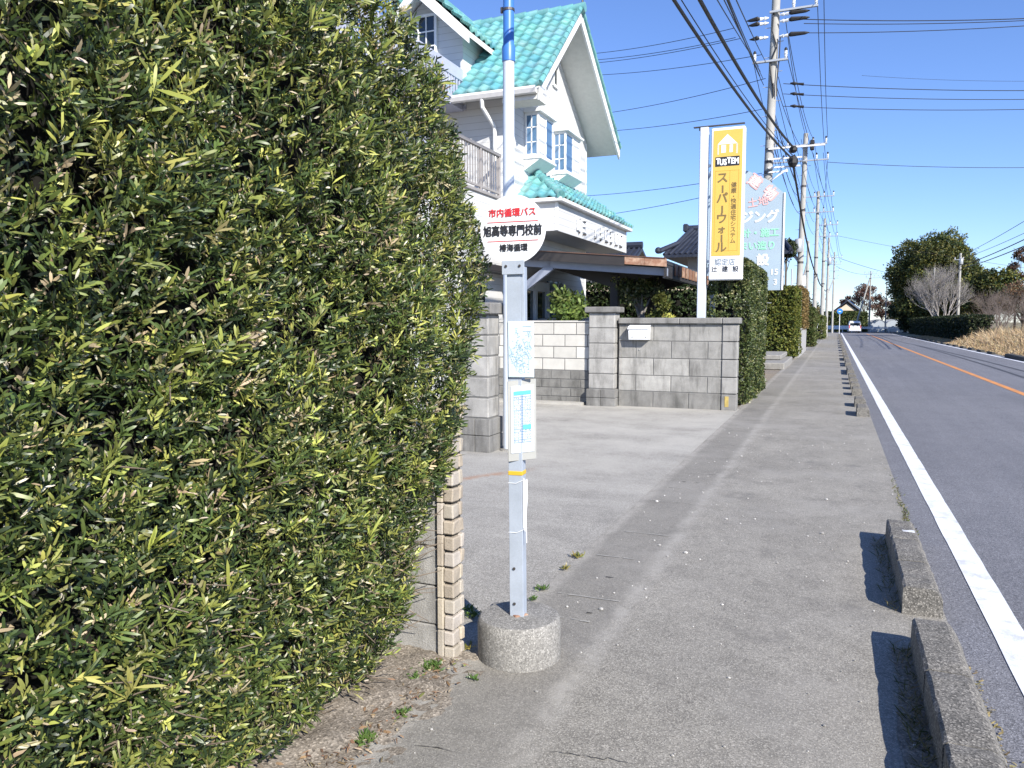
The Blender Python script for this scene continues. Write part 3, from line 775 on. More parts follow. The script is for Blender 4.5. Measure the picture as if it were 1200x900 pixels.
# weeds along the bare pavement edge and dead grass behind the kerbs
n = 520; yy = 6.15+np.abs(rng.normal(0, 1, n))*1.1; xx = .585+rng.normal(0, .012, n)+.01*np.sin(yy*9)
sel = rng.random(n) < np.clip(1.2-(yy-6.1)*.18, .1, 1)
P = np.stack([xx, yy, np.full(n, .008)], 1)[sel]; n = len(P)
a = rng.uniform(0, 2*np.pi, n); D = np.stack([np.cos(a)*.7, np.sin(a)*.7, rng.uniform(.2, .8, n)], 1)
gg = leaf_geo(P, D, rng.uniform(.012, .035, n), rng.uniform(.004, .008, n), palette(n, [(.14, .16, .04), (.24, .20, .07), (.09, .12, .03), (.07, .05, .03)], [3, 2, 2, 3]), .2)
tag(np_mesh('edge_weeds', gg[0], gg[1], M['leaf'], None, gg[2]), 'line of low weeds in the crack where pavement meets road', 'weeds', kind='stuff')
n = 700; yy = rng.uniform(2.2, 6.1, n); yy = np.where((yy > 4.1) & (yy < 4.6), yy-1, yy); xx = rng.uniform(.31, .385, n)
P = np.stack([xx, yy, np.full(n, .016)], 1); a = rng.uniform(0, 2*np.pi, n); D = np.stack([np.cos(a), np.sin(a), rng.uniform(.3, 1.3, n)], 1)
gg = leaf_geo(P, D, rng.uniform(.02, .075, n), rng.uniform(.002, .005, n), palette(n, [(.20, .17, .09), (.12, .12, .04), (.28, .23, .13), (.07, .09, .02)], [3, 2, 2, 2]), .3)
tag(np_mesh('kerb_grass', gg[0], gg[1], M['dry'], None, gg[2]), 'thin dead grass growing at the foot of the near kerbs', 'dead grass', kind='stuff')
n = 420; yy = rng.uniform(2.0, 4.0, n); xx = .60+np.abs(rng.normal(0, .022, n))
P = np.stack([xx, yy, np.full(n, .004)], 1); a = rng.uniform(0, 2*np.pi, n); D = np.stack([np.cos(a), np.sin(a), rng.uniform(.1, .5, n)], 1)
gg = leaf_geo(P, D, rng.uniform(.008, .03, n), rng.uniform(.003, .008, n), palette(n, [(.34, .29, .14), (.25, .22, .09), (.20, .15, .09)], [3, 2, 2]), .3)
tag(np_mesh('roadside_moss', gg[0], gg[1], M['dry'], None, gg[2]), 'yellowish moss and debris along the road side of the near kerb', 'moss', kind='stuff')
# pebbles and grit on the pavement: uncountable
m = MB()
for _ in range(260):
    x, y = random.uniform(-1.5, .55), random.uniform(2.2, 12)
    r = random.uniform(.003, .008)*(1 if random.random() < .93 else 1.9); b_ = random.uniform(.7, 1.9)
    m.sphere((x, y, .014+r*.4), r, 5, (1, random.uniform(.6, 1.2), .6), (b_, b_, b_))
M['grit'] = mat('pale grit', (.34, .33, .31), .9, .2, 30, tint=True)
tag(m.build('grit', M['grit']), 'pale grit and tiny pebbles scattered over the pavement', 'grit', kind='stuff')

# ================================================================== GARDEN WALL END BY THE HEDGE
t = thing('garden_wall', 'low grey wall under the hedge with a tan tiled end', 'wall', (-1.9, 3.22, 0))
m = MB()
zz = -.03
for r_ in range(6):
    x = -3.2
    while x < -1.70:
        e = min(x+.39, -1.69); m.box(x+.003, e-.003, 3.135, 3.222, zz+.003, zz+.187, .005, tint=(lambda b: (b, b, b))(random.uniform(1.0, 1.25))); x += .39
    zz += .19
m.build('block_face', M['block'], t)
m = MB(); zz = 0.0
tt_ = [(.95, .95, .95), (1.1, 1.07, 1.0), (.9, .86, .82), (1.05, 1.05, 1.1)]
while zz < 1.12:
    m.box(-1.688, -1.6565, 3.112, 3.146, zz+.0015, zz+.1485, .004, tint=random.choice(tt_))
    for k in range(2):
        for yy in (3.15, 3.19):
            dz = 0
            m.box(-1.655, -1.600+random.uniform(-.005, .003), yy-.034 if yy < 3.16 else yy+.001, yy+.037, zz+.076*k+.003, zz+.076*k+.067, .006, tint=random.choice(tt_), jit=.0025)
    zz += .152
m.build('tile_end', M['tan_tile'], t)
m = MB(); m.box(-1.69, -1.618, 3.149, 3.222, .0, 1.13); m.build('mortar_core', M['crack'], t)
m = MB(); m.sphere((-1.59, 3.62, .05), .075, 10, (1.0, .8, .95)); o = m.build('stone', M['stone'], smooth=True); tag(o, 'small grey stone on the ground behind the bus stop base', 'stone')

# ================================================================== BUS STOP
BX, BY = -1.345, 3.30
t = thing('bus_stop', 'bus stop with round white sign and steel post in a round concrete base', 'bus stop', (BX, BY, 0))
m = MB(); prof = [(.193, -.02), (.198, .02), (.199, .17), (.193, .198), (.183, .207), (.10, .209), (.03, .210)]
m.lathe((BX, BY, 0), prof, 56); m.build('concrete_base', M['conc'], t, smooth=True)
PY = BY-.0
m = MB()    # folded channel post: front plate with returned lips
x0, x1 = BX-.036, BX+.030
m.box(x0, x1, PY-.030, PY-.0265, .20, 1.885, .001)
m.box(x0, x0+.0035, PY-.0265, PY+.028, .20, 1.885, .001); m.box(x1-.0035, x1, PY-.0265, PY+.028, .20, 1.885, .001)
m.box(x0+.0035, x0+.016, PY+.0245, PY+.028, .20, 1.885, .001); m.box(x1-.016, x1-.0035, PY+.0245, PY+.028, .20, 1.885, .001)
post = m.build('post', M['steel'], t)
m = MB(); m.box(x1+.0005, x1+.016, PY-.028, PY-.024, 1.36, 1.85, .001); m.box(x1+.012, x1+.016, PY-.024, PY+.02, 1.36, 1.85, .001); m.build('bracket_strip', M['steel'], post)
m = MB()
for zz in (.27, .44): m.cyl((BX-.012, PY-.031, zz), (BX-.012, PY-.037, zz), .007, n=6)
m.build('bolt', M['steel_dark'], post)
m = MB(); m.lathe((BX-.003, PY, .208), [(.05, 0), (.047, .006), (.04, .008)], 4); m.build('rust_foot', M['rust'], post)
m = MB(); m.box(x0-.002, x1+.002, PY-.0325, PY+.03, .885, .905, .002); m.build('yellow_tape', M['yellow_tape'], post)
# round sign
CZ, RD = 2.018, .1555
DY = PY-.036
m = MB(); n = 72
m.prism([(BX-.003+RD*math.cos(2*math.pi*k/n), DY, CZ+RD*math.sin(2*math.pi*k/n)) for k in range(n)], (0, .004, 0))
disc = m.build('sign_disc', M['white'], t)
m = MB(); m.box(BX-.055, BX+.052, DY-.0075, DY-.0045, 1.815, 1.878, .002); pl = m.build('fixing_plate', M['steel'], disc)
m = MB()
for dx in (-.034, .031): m.cyl((BX+dx, DY-.0077, 1.853), (BX+dx, DY-.013, 1.853), .006, n=8)
m.build('bolt', M['steel_dark'], pl)
TY = DY-.0025; rgt, upv = (1, 0, 0), (0, 0, 1)
text('市内循環バス', .040, (BX-.004, TY, 2.092), rgt, upv, M['red_ink'], disc, bold=.0007, sx=.95)
text('旭高等専門校前', .0525, (BX-.004, TY, 2.010), rgt, upv, M['black_ink'], disc, bold=.0011, sx=.76)
text('椿海循環', .036, (BX+.001, TY, 1.934), rgt, upv, M['black_ink'], disc, bold=.0007, sx=.94)
m = MB()
for zz in (2.053, 1.967): m.box(BX-.125, BX+.117, DY-.0025, DY-.001, zz-.0014, zz+.0014)
m.build('red_rule', M['red_ink'], disc)
# route map board
m = MB(); m.box(BX-.029, BX+.094, PY-.044, PY-.036, 1.345, 1.602, .002); mp = m.build('route_map_board', M['paper'], t)
m = MB(); yy = PY-.0455
for k in range(9): # winding route lines and stop ticks
    pts = [(BX-.018+random.uniform(0, .1), yy, 1.37+random.uniform(0, .19))]
    for _ in range(7):
        p = pts[-1]; pts.append((min(BX+.086, max(BX-.022, p[0]+random.uniform(-.022, .022))), yy, min(1.57, max(1.36, p[2]+random.uniform(-.04, .04)))))
    m.tube(pts, .00055, 4)
m.box(BX+.045, BX+.083, yy-.0005, yy+.001, 1.578, 1.579); m.box(BX+.045, BX+.083, yy-.0005, yy+.001, 1.556, 1.557)
m.build('map_lines', M['map_blue'], mp, split=False)
m = MB()
for _ in range(170):
    x = random.gauss(BX+.035, .028); z = random.gauss(1.45, .04)
    if BX-.022 < x < BX+.086 and 1.355 < z < 1.57:
        wv = random.uniform(.002, .008); m.box(x, x+wv, yy-.0005, yy+.001, z, z+random.uniform(.0012, .003))
m.build('map_marks', M['map_blue'], mp)
# timetable in a clear case with a worn frame, turned a little towards the road
def rotbox(m, c, ang, x0, x1, y0, y1, z0, z1, b=.001):
    """box in a frame rotated ang about the vertical through c"""
    k = len(m.v); m.box(x0, x1, y0, y1, z0, z1, b); ca, sa = math.cos(ang), math.sin(ang)
    for i_ in range(k, len(m.v)):
        x, y, z = m.v[i_]; m.v[i_] = (c[0]+x*ca-y*sa, c[1]+x*sa+y*ca, z+.10*(x-.05)*TILT)
TILT = 0.9
c = (BX-.036, PY-.036); ang = R(20)
m = MB(); rotbox(m, c, ang, 0, .132, -.012, 0, .955, 1.33, .002)
case = m.build('timetable_case', M['alu'], t)
m = MB(); rotbox(m, c, ang, .014, .121, -.0155, -.0125, .992, 1.305, .001); pp = m.build('timetable_sheet', M['paper_white'], case)
m = MB(); rotbox(m, c, ang, .028, .108, -.0175, -.0158, 1.262, 1.280, 0); rotbox(m, c, ang, .070, .108, -.0175, -.0158, 1.10, 1.122, 0); m.build('timetable_header', M['cyan_ink'], pp)
m = MB()
for zz in np.arange(1.04, 1.255, .0125): rotbox(m, c, ang, .028, .108, -.0172, -.0158, zz, zz+(.0022 if random.random() < .3 else .0009), 0)
for xx in (.028, .066, .069, .107): rotbox(m, c, ang, xx, xx+.0014, -.0172, -.0158, 1.04, 1.26, 0)
for _ in range(120):
    xx = random.choice((.032, .04, .048, .056, .074, .082, .09, .098)); zz = 1.043+.0125*random.randint(0, 16)
    rotbox(m, c, ang, xx, xx+.004, -.0172, -.0158, zz+.003, zz+.006, 0)
m.build('timetable_rows', M['ink_blue'], pp)
# wired-on white plastic strip and its ties
m = MB(); m.prism([(BX+.033, PY-.03, .875), (BX+.050, PY-.035, .862), (BX+.046, PY-.03, .615), (BX+.033, PY-.03, .64)], (0, .006, 0))
m.tube([(BX+.052, PY-.028, .87), (BX+.054, PY-.03, .78), (BX+.047, PY-.03, .70), (BX+.050, PY-.032, .57)], .0025, 6)
m.build('white_strip', M['white'], t)
m = MB()
for zz in (.86, .625):
    m.tube([(x0-.002, PY-.031, zz-.012), (BX, PY-.034, zz-.012), (x1+.003, PY-.034, zz+.004), (BX+.045, PY-.034, zz+.012)], .0016, 6)
m.build('wire_tie', M['white'], t)
t.rotation_euler = (0, R(-.55), R(5))

# ================================================================== BLOCK WALLS AND GATE PILLARS
def course_blocks(m, x0, x1, yf, depth, z0, z1, rows, bl, off=0.5, bev=.008, tints=(.85, 1.1), axis='x', joint=.010):
    hgt = (z1-z0)/rows
    for r_ in range(rows):
        x = x0-(bl*off if r_ % 2 else 0)
        while x < x1-.02:
            a, b_ = max(x, x0), min(x+bl, x1)
            if b_-a > .03:
                s_ = random.uniform(*tints); z_a, z_b = z0+r_*hgt+joint/2, z0+(r_+1)*hgt-joint/2
                m.box(a+joint/2, b_-joint/2, yf, yf+depth, z_a, z_b, bev, tint=(s_, s_, s_*.985))
            x += bl
def pillar(name, label, x0, x1, y0, y1, ztop, base_h=.42, capz=.11):
    t = thing(name, label, 'gate pillar', ((x0+x1)/2, (y0+y1)/2, 0))
    m = MB(); rows = 5; hgt = (ztop-capz-base_h)/rows
    for r_ in range(rows):
        s_ = random.uniform(1.12, 1.3); z0 = base_h+r_*hgt
        m.box(x0, x1, y0, y1, z0+.005, z0+hgt-.007, .012, tint=(s_, s_, s_))
    m.build('shaft', M['block'], t)
    m = MB(); e = .035
    for r_ in range(2):
        for (a, b_) in ((x0-e, (x0+x1)/2), ((x0+x1)/2, x1+e)):
            s_ = random.uniform(.62, .8); m.box(a+.003, b_-.003, y0-e, y1+e, r_*base_h/2+.003-(.03 if r_ == 0 else 0), (r_+1)*base_h/2-.004, .006, tint=(s_, s_, s_))
    m.build('plinth', M['block'], t)
    m = MB(); m.box(x0+.01, x1-.01, y0+.01, y1-.01, 0, ztop-.02); m.build('mortar_core', M['mortar'], t)
    m = MB(); s_ = .72; m.box(x0-.07, x1+.07, y0-.07, y1+.07, ztop-capz, ztop, .015, tint=(s_, s_, s_)); m.build('cap', M['block'], t)
    return t
pillar('gate_pillar', 'weathered grey block gate pillar beside the hedge, behind the white pole', -4.20, -3.86, 8.46, 8.80, 1.83, capz=.14)
pillar('gate_pillar', 'grey block gate pillar with flat cap left of the mailbox wall', -4.30, -3.80, 14.02, 14.40, 1.88, base_h=.33)
# mailbox wall
t = thing('block_wall', 'grey block wall carrying the white mailbox, flat coping on top', 'wall', (-2.7, 14.3, 0))
m = MB()
rows = [(-.02, .30), (.30, .60), (.60, .92), (.92, 1.24), (1.24, 1.56)]
for r_, (a, b_) in enumerate(rows):
    x = -3.76-(.33 if r_ % 2 else 0)
    while x < -1.86:
        e = min(x+.66, -1.86); a0 = max(x, -3.76)
        if -1.86-e < .12: e = -1.86
        if e-a0 > .04:
            s_ = random.uniform(.95, 1.08) if r_ else random.uniform(.68, .78)
            if a0 < -2.9 and r_ in (1, 2): s_ *= 1.25
            m.box(a0+.006, e-.006, 14.19, 14.36, a+.006, b_-.006, .007, tint=(s_, s_, s_*.99))
        x = e
    s_ = random.uniform(.95, 1.15) if r_ else .8
    m.box(-1.855, -1.585, 14.165, 14.385, a+.006, b_-.006, .012, tint=(s_, s_, s_))
m.build('blocks', M['block'], t)
m = MB(); m.box(-3.76, -1.60, 14.20, 14.35, -.02, 1.56); m.build('mortar_core', M['mortar'], t)
m = MB()
for a, b_ in ((-3.76, -2.62), (-2.615, -1.86), (-1.855, -1.545)): m.box(a, b_, 14.12, 14.43, 1.562, 1.672, .014, tint=(.82, .82, .82))
m.build('coping', M['block'], t)
m = MB(); m.box(-1.79, -1.72, 14.158, 14.1645, .07, .26, .002); m.build('yellow_mark', M['dull_yellow'], t)
# mailbox
t = thing('mailbox', 'white letter box mounted on the grey block wall', 'mailbox', (-3.35, 14.1, 1.24))
m = MB(); m.prism([(-3.53, 14.187, 1.27), (-3.53, 14.03, 1.27), (-3.53, 14.00, 1.42), (-3.53, 14.06, 1.50), (-3.53, 14.187, 1.53)], (.37, 0, 0)); m.build('body', M['white'], t)
m = MB(); m.prism([(-3.545, 14.187, 1.545), (-3.545, 14.05, 1.512), (-3.545, 13.99, 1.475), (-3.545, 13.99, 1.46), (-3.545, 14.05, 1.50), (-3.545, 14.187, 1.533)], (.40, 0, 0)); m.build('lid', M['white'], t)
m = MB()
for xx in (-3.47, -3.22): m.box(xx, xx+.025, 14.012, 14.022, 1.31, 1.33, .002)
m.build('latch', M['alu'], t)
m = MB(); m.cyl((-3.36, 14.187, 1.08), (-3.36, 14.175, 1.08), .012, n=8); m.build('drain_nipple', M['alu'], t)
# recessed pale wall at the back of the forecourt
t = thing('block_wall', 'pale block wall with darker courses below at the back of the forecourt', 'wall', (-5.6, 14.2, 0))
m = MB(); course_blocks(m, -8.5, -4.32, 14.14, .15, .66, 1.58, 4, .46, .5, .005, (.9, 1.1), joint=.016); m.build('pale_blocks', M['block_white'], t)
m = MB(); course_blocks(m, -8.5, -4.32, 14.135, .16, -.02, .655, 4, .40, .5, .005, (.55, .75), joint=.012); m.build('dark_blocks', M['block'], t)
m = MB(); m.box(-8.5, -4.32, 14.147, 14.28, -.02, 1.585); m.build('mortar_core', M['mortar'], t)
m = MB(); m.box(-8.5, -4.32, 14.13, 14.30, 1.587, 1.622, .006); m.build('coping', M['block_white'], t)
m = MB(); m.prism([(-9.0, 13.75, .008), (-4.4, 13.9, .008), (-4.4, 14.13, .008), (-9.0, 14.13, .008)], (0, 0, .05)); struct(m.build('forecourt_step', M['yard']))
# round white pole
t = thing('street_pole', 'slim round white pole with blue upper section beside the gate pillar', 'pole', (-3.70, 8.72, 0))
m = MB(); m.tube([(-3.70, 8.72, -.03), (-3.70, 8.72, 4.86)], .069, 24); m.build('white_shaft', M['white_pole'], t, smooth=True)
m = MB(); m.tube([(-3.70, 8.72, 4.70), (-3.70, 8.72, 4.87), (-3.70, 8.72, 4.90), (-3.70, 8.72, 7.2)], [.079, .079, .066, .062], 24); m.build('blue_shaft', M['blue_pole'], t, smooth=True)
m = MB(); m.tube([(-3.70, 8.72, 5.28), (-3.70, 8.72, 5.31)], .072, 20); m.box(-3.80, -3.765, 8.70, 8.73, 5.27, 5.34, .005); m.sphere((-3.83, 8.70, 5.52), .05, 8); m.build('clamp', M['steel_dark'], t)
m = MB(); m.lathe((-3.70, 8.72, 0), [(.12, 0), (.11, .02), (.07, .03)], 20); m.build('collar', M['conc'], t)

# ================================================================== HOUSE (white siding, turquoise tiles)
HX, HY0, HY1 = -6.6, 15.8, 21.15
RY, RZ = 18.0, 8.98            # ridge
EY, EZ = 15.25, 6.47            # near eave
FY, FZ = 21.66, 6.47            # far eave
OX = -5.8                       # outer edge of the gable overhang
WX = -15.0
t = thing('house', 'two storey white sided house with turquoise tiled gable roof', 'house', (HX, HY0, 0))
slope = (RZ-EZ)/(RY-EY)
def roof_z(y): return RZ-(RZ-EZ)*(RY-y)/(RY-EY) if y < RY else RZ-(RZ-FZ)*(y-RY)/(FY-RY)
m = MB()
m.prism([(HX, HY0, -.03), (HX, HY1, -.03), (HX, HY1, roof_z(HY1)-.22), (HX, RY, RZ-.22), (HX, HY0, roof_z(HY0)-.22)], (WX-HX, 0, 0))
wall = m.build('wall', M['siding'], t)
m = MB()
for yy in (HY0, HY1):
    m.box(HX-.06, HX+.012, yy-.012 if yy == HY0 else yy-.07, yy+.07 if yy == HY0 else yy+.012, 0, roof_z(yy)-.25, .004)
m.build('corner_trim', M['white_trim'], wall)
# roof deck (white underside) and tiles
m = MB()
m.prism([(OX, EY, EZ-.04), (OX, RY, RZ-.04), (OX, FY, FZ-.04), (OX, FY, FZ-.16), (OX, RY, RZ-.20), (OX, EY, EZ-.16)], (WX-.6-OX, 0, 0))
roof = m.build('roof', M['soffit'], t)
ln = math.hypot(RY-EY, RZ-EZ)
tile_roof('tiles', M['roof_tile'], roof, (WX-.6, EY-.04, EZ-.02), (1, 0, 0), (0, RY-EY, RZ-EZ), OX+.05-WX+.6, ln)
tile_roof('tiles', M['roof_tile'], roof, (WX-.6, FY+.04, FZ-.02), (1, 0, 0), (0, RY-FY, RZ-FZ), OX+.05-WX+.6, math.hypot(FY-RY, RZ-FZ))
m = MB(); x = WX-.6
while x < OX+.05:
    m.tube([(x, RY, RZ+.02), (x+.33, RY, RZ+.03)], [.10, .115], 10, tint=(lambda b: (b, b, b))(random.uniform(.85, 1.15))); x += .30
m.sphere((OX+.03, RY, RZ+.0), .11, 10)
m.build('ridge_cap', M['roof_tile'], roof, smooth=True)
m = MB()                        # verge tiles running down both rakes
for (ya, za) in ((EY, EZ), (FY, FZ)):
    N_ = 13
    for k in range(N_):
        a, b_ = k/N_, (k+1.12)/N_
        m.tube([(OX+.03, ya+(RY-ya)*a, za+(RZ-za)*a+.045), (OX+.03, ya+(RY-ya)*b_, za+(RZ-za)*b_+.03)], [.065, .055], 8, tint=(lambda b: (b, b, b))(random.uniform(.85, 1.1)))
m.build('verge_tiles', M['roof_tile'], roof, smooth=True)
m = MB()                        # barge boards
for (ya, za) in ((EY, EZ), (FY, FZ)):
    m.prism([(OX-.02, ya, za-.05), (OX-.02, RY, RZ-.05), (OX-.02, RY, RZ-.30), (OX-.02, ya, za-.29)], (.05, 0, 0))
m.build('barge_board', M['white_trim'], roof)
m = MB()                        # boxed eave return at the near corner, soffit strip, gutter
m.prism([(OX-.03, EY+.02, EZ-.17), (OX-.03, HY0, roof_z(HY0)-.25), (OX-.03, HY0, EZ-.26), (OX-.03, EY+.02, EZ-.26)], (HX-OX, 0, 0)); m.build('eave_box', M['soffit'], roof)
m = MB(); m.prism([(OX-.02, EY-.14, EZ-.03), (OX-.02, EY-.16, EZ-.08), (OX-.02, EY-.12, EZ-.16), (OX-.02, EY-.02, EZ-.17), (OX-.02, EY, EZ-.06), (OX-.02, EY-.03, EZ-.06), (OX-.02, EY-.05, EZ-.13), (OX-.02, EY-.10, EZ-.12), (OX-.02, EY-.12, EZ-.05)], (-4.2, 0, 0))
m.build('gutter', M['gutter'], roof)
m = MB(); m.tube([(-7.06, EY-.07, EZ-.16), (-7.06, EY-.05, EZ-.32), (-7.0, HY0-.12, EZ-.62), (-7.0, HY0-.08, EZ-.8), (-7.0, HY0-.08, 4.4)], .045, 10); m.build('downpipe', M['white_trim'], t, smooth=True)
m = MB()
for za in (3.0, 4.6, 5.6): m.box(HX-.55, HX-.02, HY0-.02, HY0-.004, za, za+.02)
# gable slit windows
def slit(y0, y1, z0, z1):
    m = MB()
    for a, b_, c_, d_ in ((y0-.05, y0, z0-.05, z1+.05), (y1, y1+.05, z0-.05, z1+.05), (y0, y1, z0-.07, z0), (y0, y1, z1, z1+.05)):
        m.box(HX+.004, HX+.05, a, b_, c_, d_, .004)
    f = m.build('window', M['white_trim'], t)
    m = MB(); m.box(HX+.004, HX+.02, y0, y1, z0, z1); m.build('pane', M['glass'], f)
slit(18.34, 18.60, 7.45, 8.12); slit(17.72, 17.9, 7.30, 7.75)
# bay windows
def bay(y0, y1, z0, z1, panel_side):
    bx = -6.25
    m = MB(); m.prism([(HX+.003, y0-.02, z0-.30), (HX+.003, y0-.02, z0), (bx+.05, y0-.02, z0), (bx+.05, y0-.02, z0-.06)], (0, y1-y0+.04, 0))
    m.box(HX+.003, bx+.06, y0-.05, y1+.05, z0-.055, z0-.003, .006)
    f = m.build('bay_window', M['white_trim'], t)
    m = MB()
    for yy in (y0, y1-.05): m.box(bx-.05, bx, yy, yy+.05, z0, z1, .004)
    ym = (y0+y1)/2; m.box(bx-.05, bx, ym-.025, ym+.025, z0, z1, .004)
    for zz in (z0, z1-.06): m.box(bx-.045, bx-.004, y0+.05, y1-.05, zz, zz+.06)
    for yy in (y0+.004, y1-.04):
        m.box(HX+.003, HX+.06, yy, yy+.036, z0, z1, .004)
        for zz in (z0, z1-.06): m.box(HX+.06, bx-.05, yy, yy+.036, zz, zz+.06)
    for yy in (y0+.012, y1-.03):
        m.box((HX+bx)/2-.015, (HX+bx)/2+.015, yy, yy+.018, z0+.06, z1-.06)
        for k in (1, 2): zz = z0+(z1-z0)*k/3; m.box(HX+.06, bx-.05, yy, yy+.018, zz-.012, zz+.012)
    m.build('frame', M['white'], f)
    m = MB()
    if panel_side == 'near': a, b_, c_, d_ = y0+.05, ym-.025, ym+.025, y1-.05
    else: a, b_, c_, d_ = ym+.025, y1-.05, y0+.05, ym-.025
    m.box(bx-.03, bx-.012, a, b_, z0+.06, z1-.06); m.build('shutter_panel', M['curtain'], f)
    m = MB(); m.box(bx-.03, bx-.018, c_, d_, z0+.06, z1-.06); m.box(HX+.06, bx-.05, y0+.014, y0+.026, z0+.06, z1-.06); m.box(HX+.06, bx-.05, y1-.028, y1-.016, z0+.06, z1-.06); m.build('pane', M['glass_blue'], f)
    m = MB(); m.prism([(HX+.003, y0-.07, z1+.002), (bx+.08, y0-.07, z1+.002), (bx+.08, y0-.07, z1+.05), (HX+.003, y0-.07, z1+.16)], (0, y1-y0+.14, 0)); m.build('hood', M['white_trim'], f)
bay(16.45, 17.44, 5.31, 6.28, 'near'); bay(18.34, 19.5, 5.29, 6.28, 'far')
# projecting canopy box with tiled skirt and the raised letters
BX1, BY0, BY1, BZ0, BZ1 = -5.7, 16.17, 22.25, 3.60, 4.22
m = MB(); m.box(BX1, HX-.05, BY0, BY1, BZ0, BZ1); m.box(HX-.05, -7.4, BY0-.37+.0, HY0-.004, BZ0, BZ1)
box = m.build('canopy_box', M['siding'], t)
m = MB(); m.box(BX1+.14, HX+.004, BY0-.14, BY1+.14, BZ1+.003, BZ1+.09, .01); m.build('canopy_gutter', M['gutter'], box)
hip = 1.0
def lean_keep(u_, v_): return True
L_ = BY1-BY0+.26; hgt = .72; run = .95
vlen = math.hypot(run, hgt)
tile_roof('canopy_tiles', M['roof_tile'], box, (BX1+.13, BY0-.13, BZ1+.10), (0, 1, 0), (-run, 0, hgt), L_, vlen, keep=lambda u_, v_: u_ > v_*run/vlen and u_ < L_-v_*run/vlen*.6)
tile_roof('canopy_tiles', M['roof_tile'], box, (BX1+.13-1.35, BY0-.13, BZ1+.10), (1, 0, 0), (0, run, hgt), 1.35, vlen, keep=lambda u_, v_: (1.35-u_) > v_*run/vlen and (u_ > .3 or True))
m = MB(); N_ = 7
for k in range(N_):
    a, b_ = k/N_, (k+1.15)/N_
    m.tube([(BX1+.13-run*a, BY0-.13+run*a, BZ1+.13+hgt*a), (BX1+.13-run*b_, BY0-.13+run*b_, BZ1+.12+hgt*b_)], [.10, .085], 10, tint=(lambda b: (b, b, b))(random.uniform(.8, 1.1)))
m.build('canopy_hip_tiles', M['roof_tile'], box, smooth=True)
m = MB(); m.prism([(BX1+.11, BY0-.11, BZ1+.092), (BX1+.11, BY1+.11, BZ1+.092), (BX1+.11-run, BY1+.11, BZ1+.092+hgt-.06), (BX1+.11-run, BY0-.11+run, BZ1+.092+hgt-.06)], (0, 0, -.03)); m.build('canopy_deck', M['soffit'], box)
m = MB(); m.box(BX1+.012, BX1-.05, BY0-.012, BY0+.06, BZ0+.01, BZ1-.004, .004); m.build('canopy_corner', M['white_trim'], box)
m = MB(); dots = MB()      # weathered raised letters, white, with their dark fixing studs
for k, yy in enumerate(np.linspace(17.6, 21.5, 9)):
    if k == 2: continue
    zc = 3.90
    segs = [((-.10, .14), (.10, .14)), ((-.10, .0), (.11, .0)), ((0, .15), (0, -.14)), ((-.10, -.13), (.12, -.13)), ((-.1, .13), (-.12, -.1)), ((.1, .12), (.11, -.12))]
    if k == 3: segs = [((0, .12), (-.11, -.14)), ((.02, .05), (.12, -.15))]
    for (a, b_) in random.sample(segs, min(len(segs), 4)):
        m.beam((BX1+.035, yy+a[0], zc+a[1]), (BX1+.035, yy+b_[0], zc+b_[1]), .03, .022, up=(1, 0, 0))
    for (dy, dz) in ((-.08, -.2), (.06, .12), (.07, -.19)):
        if random.random() < .8: dots.sphere((BX1+.03, yy+dy, zc+dz), .026, 6)
m.build('raised_letter', M['white'], box); dots.build('letter_studs', M['steel_dark'], box, split=False)
# roof terrace block in front, its railing
TX, TY0, TZ = -6.78, 12.4, 4.22
m = MB(); m.box(TX, -10.5, TY0, HY0-.004, -.02, TZ); terr = m.build('terrace_block', M['siding'], t)
a_, b_ = atX(540, 330, TX), atX(567, 330, TX)
m = MB(); m.box(TX+.03, TX+.004, a_.y, b_.y, .9, 2.35); m.build('ground_floor_window', M['glass'], terr)
m = MB(); m.box(TX+.42, TX+.004, a_.y-.3, HY0-.1, 2.62, 2.75, .01); m.build('window_hood', M['dark_brown'], terr)
m = MB(); m.box(TX+.04, -10.54, TY0-.04, HY0-.004, TZ+.002, TZ+.07, .01); m.build('terrace_coping', M['rail'], terr)
m = MB()
for yy in (12.5, 13.55, 14.6, 15.55): m.box(TX-.02, TX-.075, yy-.03, yy+.03, TZ+.07, TZ+.93, .004)
m.box(TX-.01, TX-.085, TY0+.05, HY0-.2, TZ+.93, TZ+1.0, .008); m.box(TX-.03, TX-.065, TY0+.05, HY0-.2, TZ+.14, TZ+.18)
yy = TY0+.15
while yy < HY0-.25: m.box(TX-.04, TX-.06, yy, yy+.02, TZ+.18, TZ+.93); yy += .12
m.build('terrace_railing', M['rail'], t)
# upper balcony of grey-blue panels
QX = -7.72
m = MB(); m.box(QX, QX-.05, 11.6, HY0-.01, 6.86, 7.13, .01); m.box(QX-.01, QX-.04, 11.6, HY0-.01, 6.40, 6.46); m.box(QX, QX-.06, HY0-.08, HY0-.01, 6.3, 7.1, .006)
yy = 11.7
while yy < HY0-.12: m.box(QX-.015, QX-.04, yy, yy+.05, 6.46, 6.86); yy += .13
m.box(QX-.06, -9.9, 11.6, HY0-.01, 6.28, 6.40, .01); m.box(QX-.06, -9.9, 11.6, 11.66, 6.40, 7.13, .01)
m.build('balcony', M['balc'], t)
m = MB()
for yy in (11.9, 14.0): m.box(QX-.1, QX-.22, yy, yy+.12, TZ, 6.28)
m.build('balcony_post', M['balc'], t)
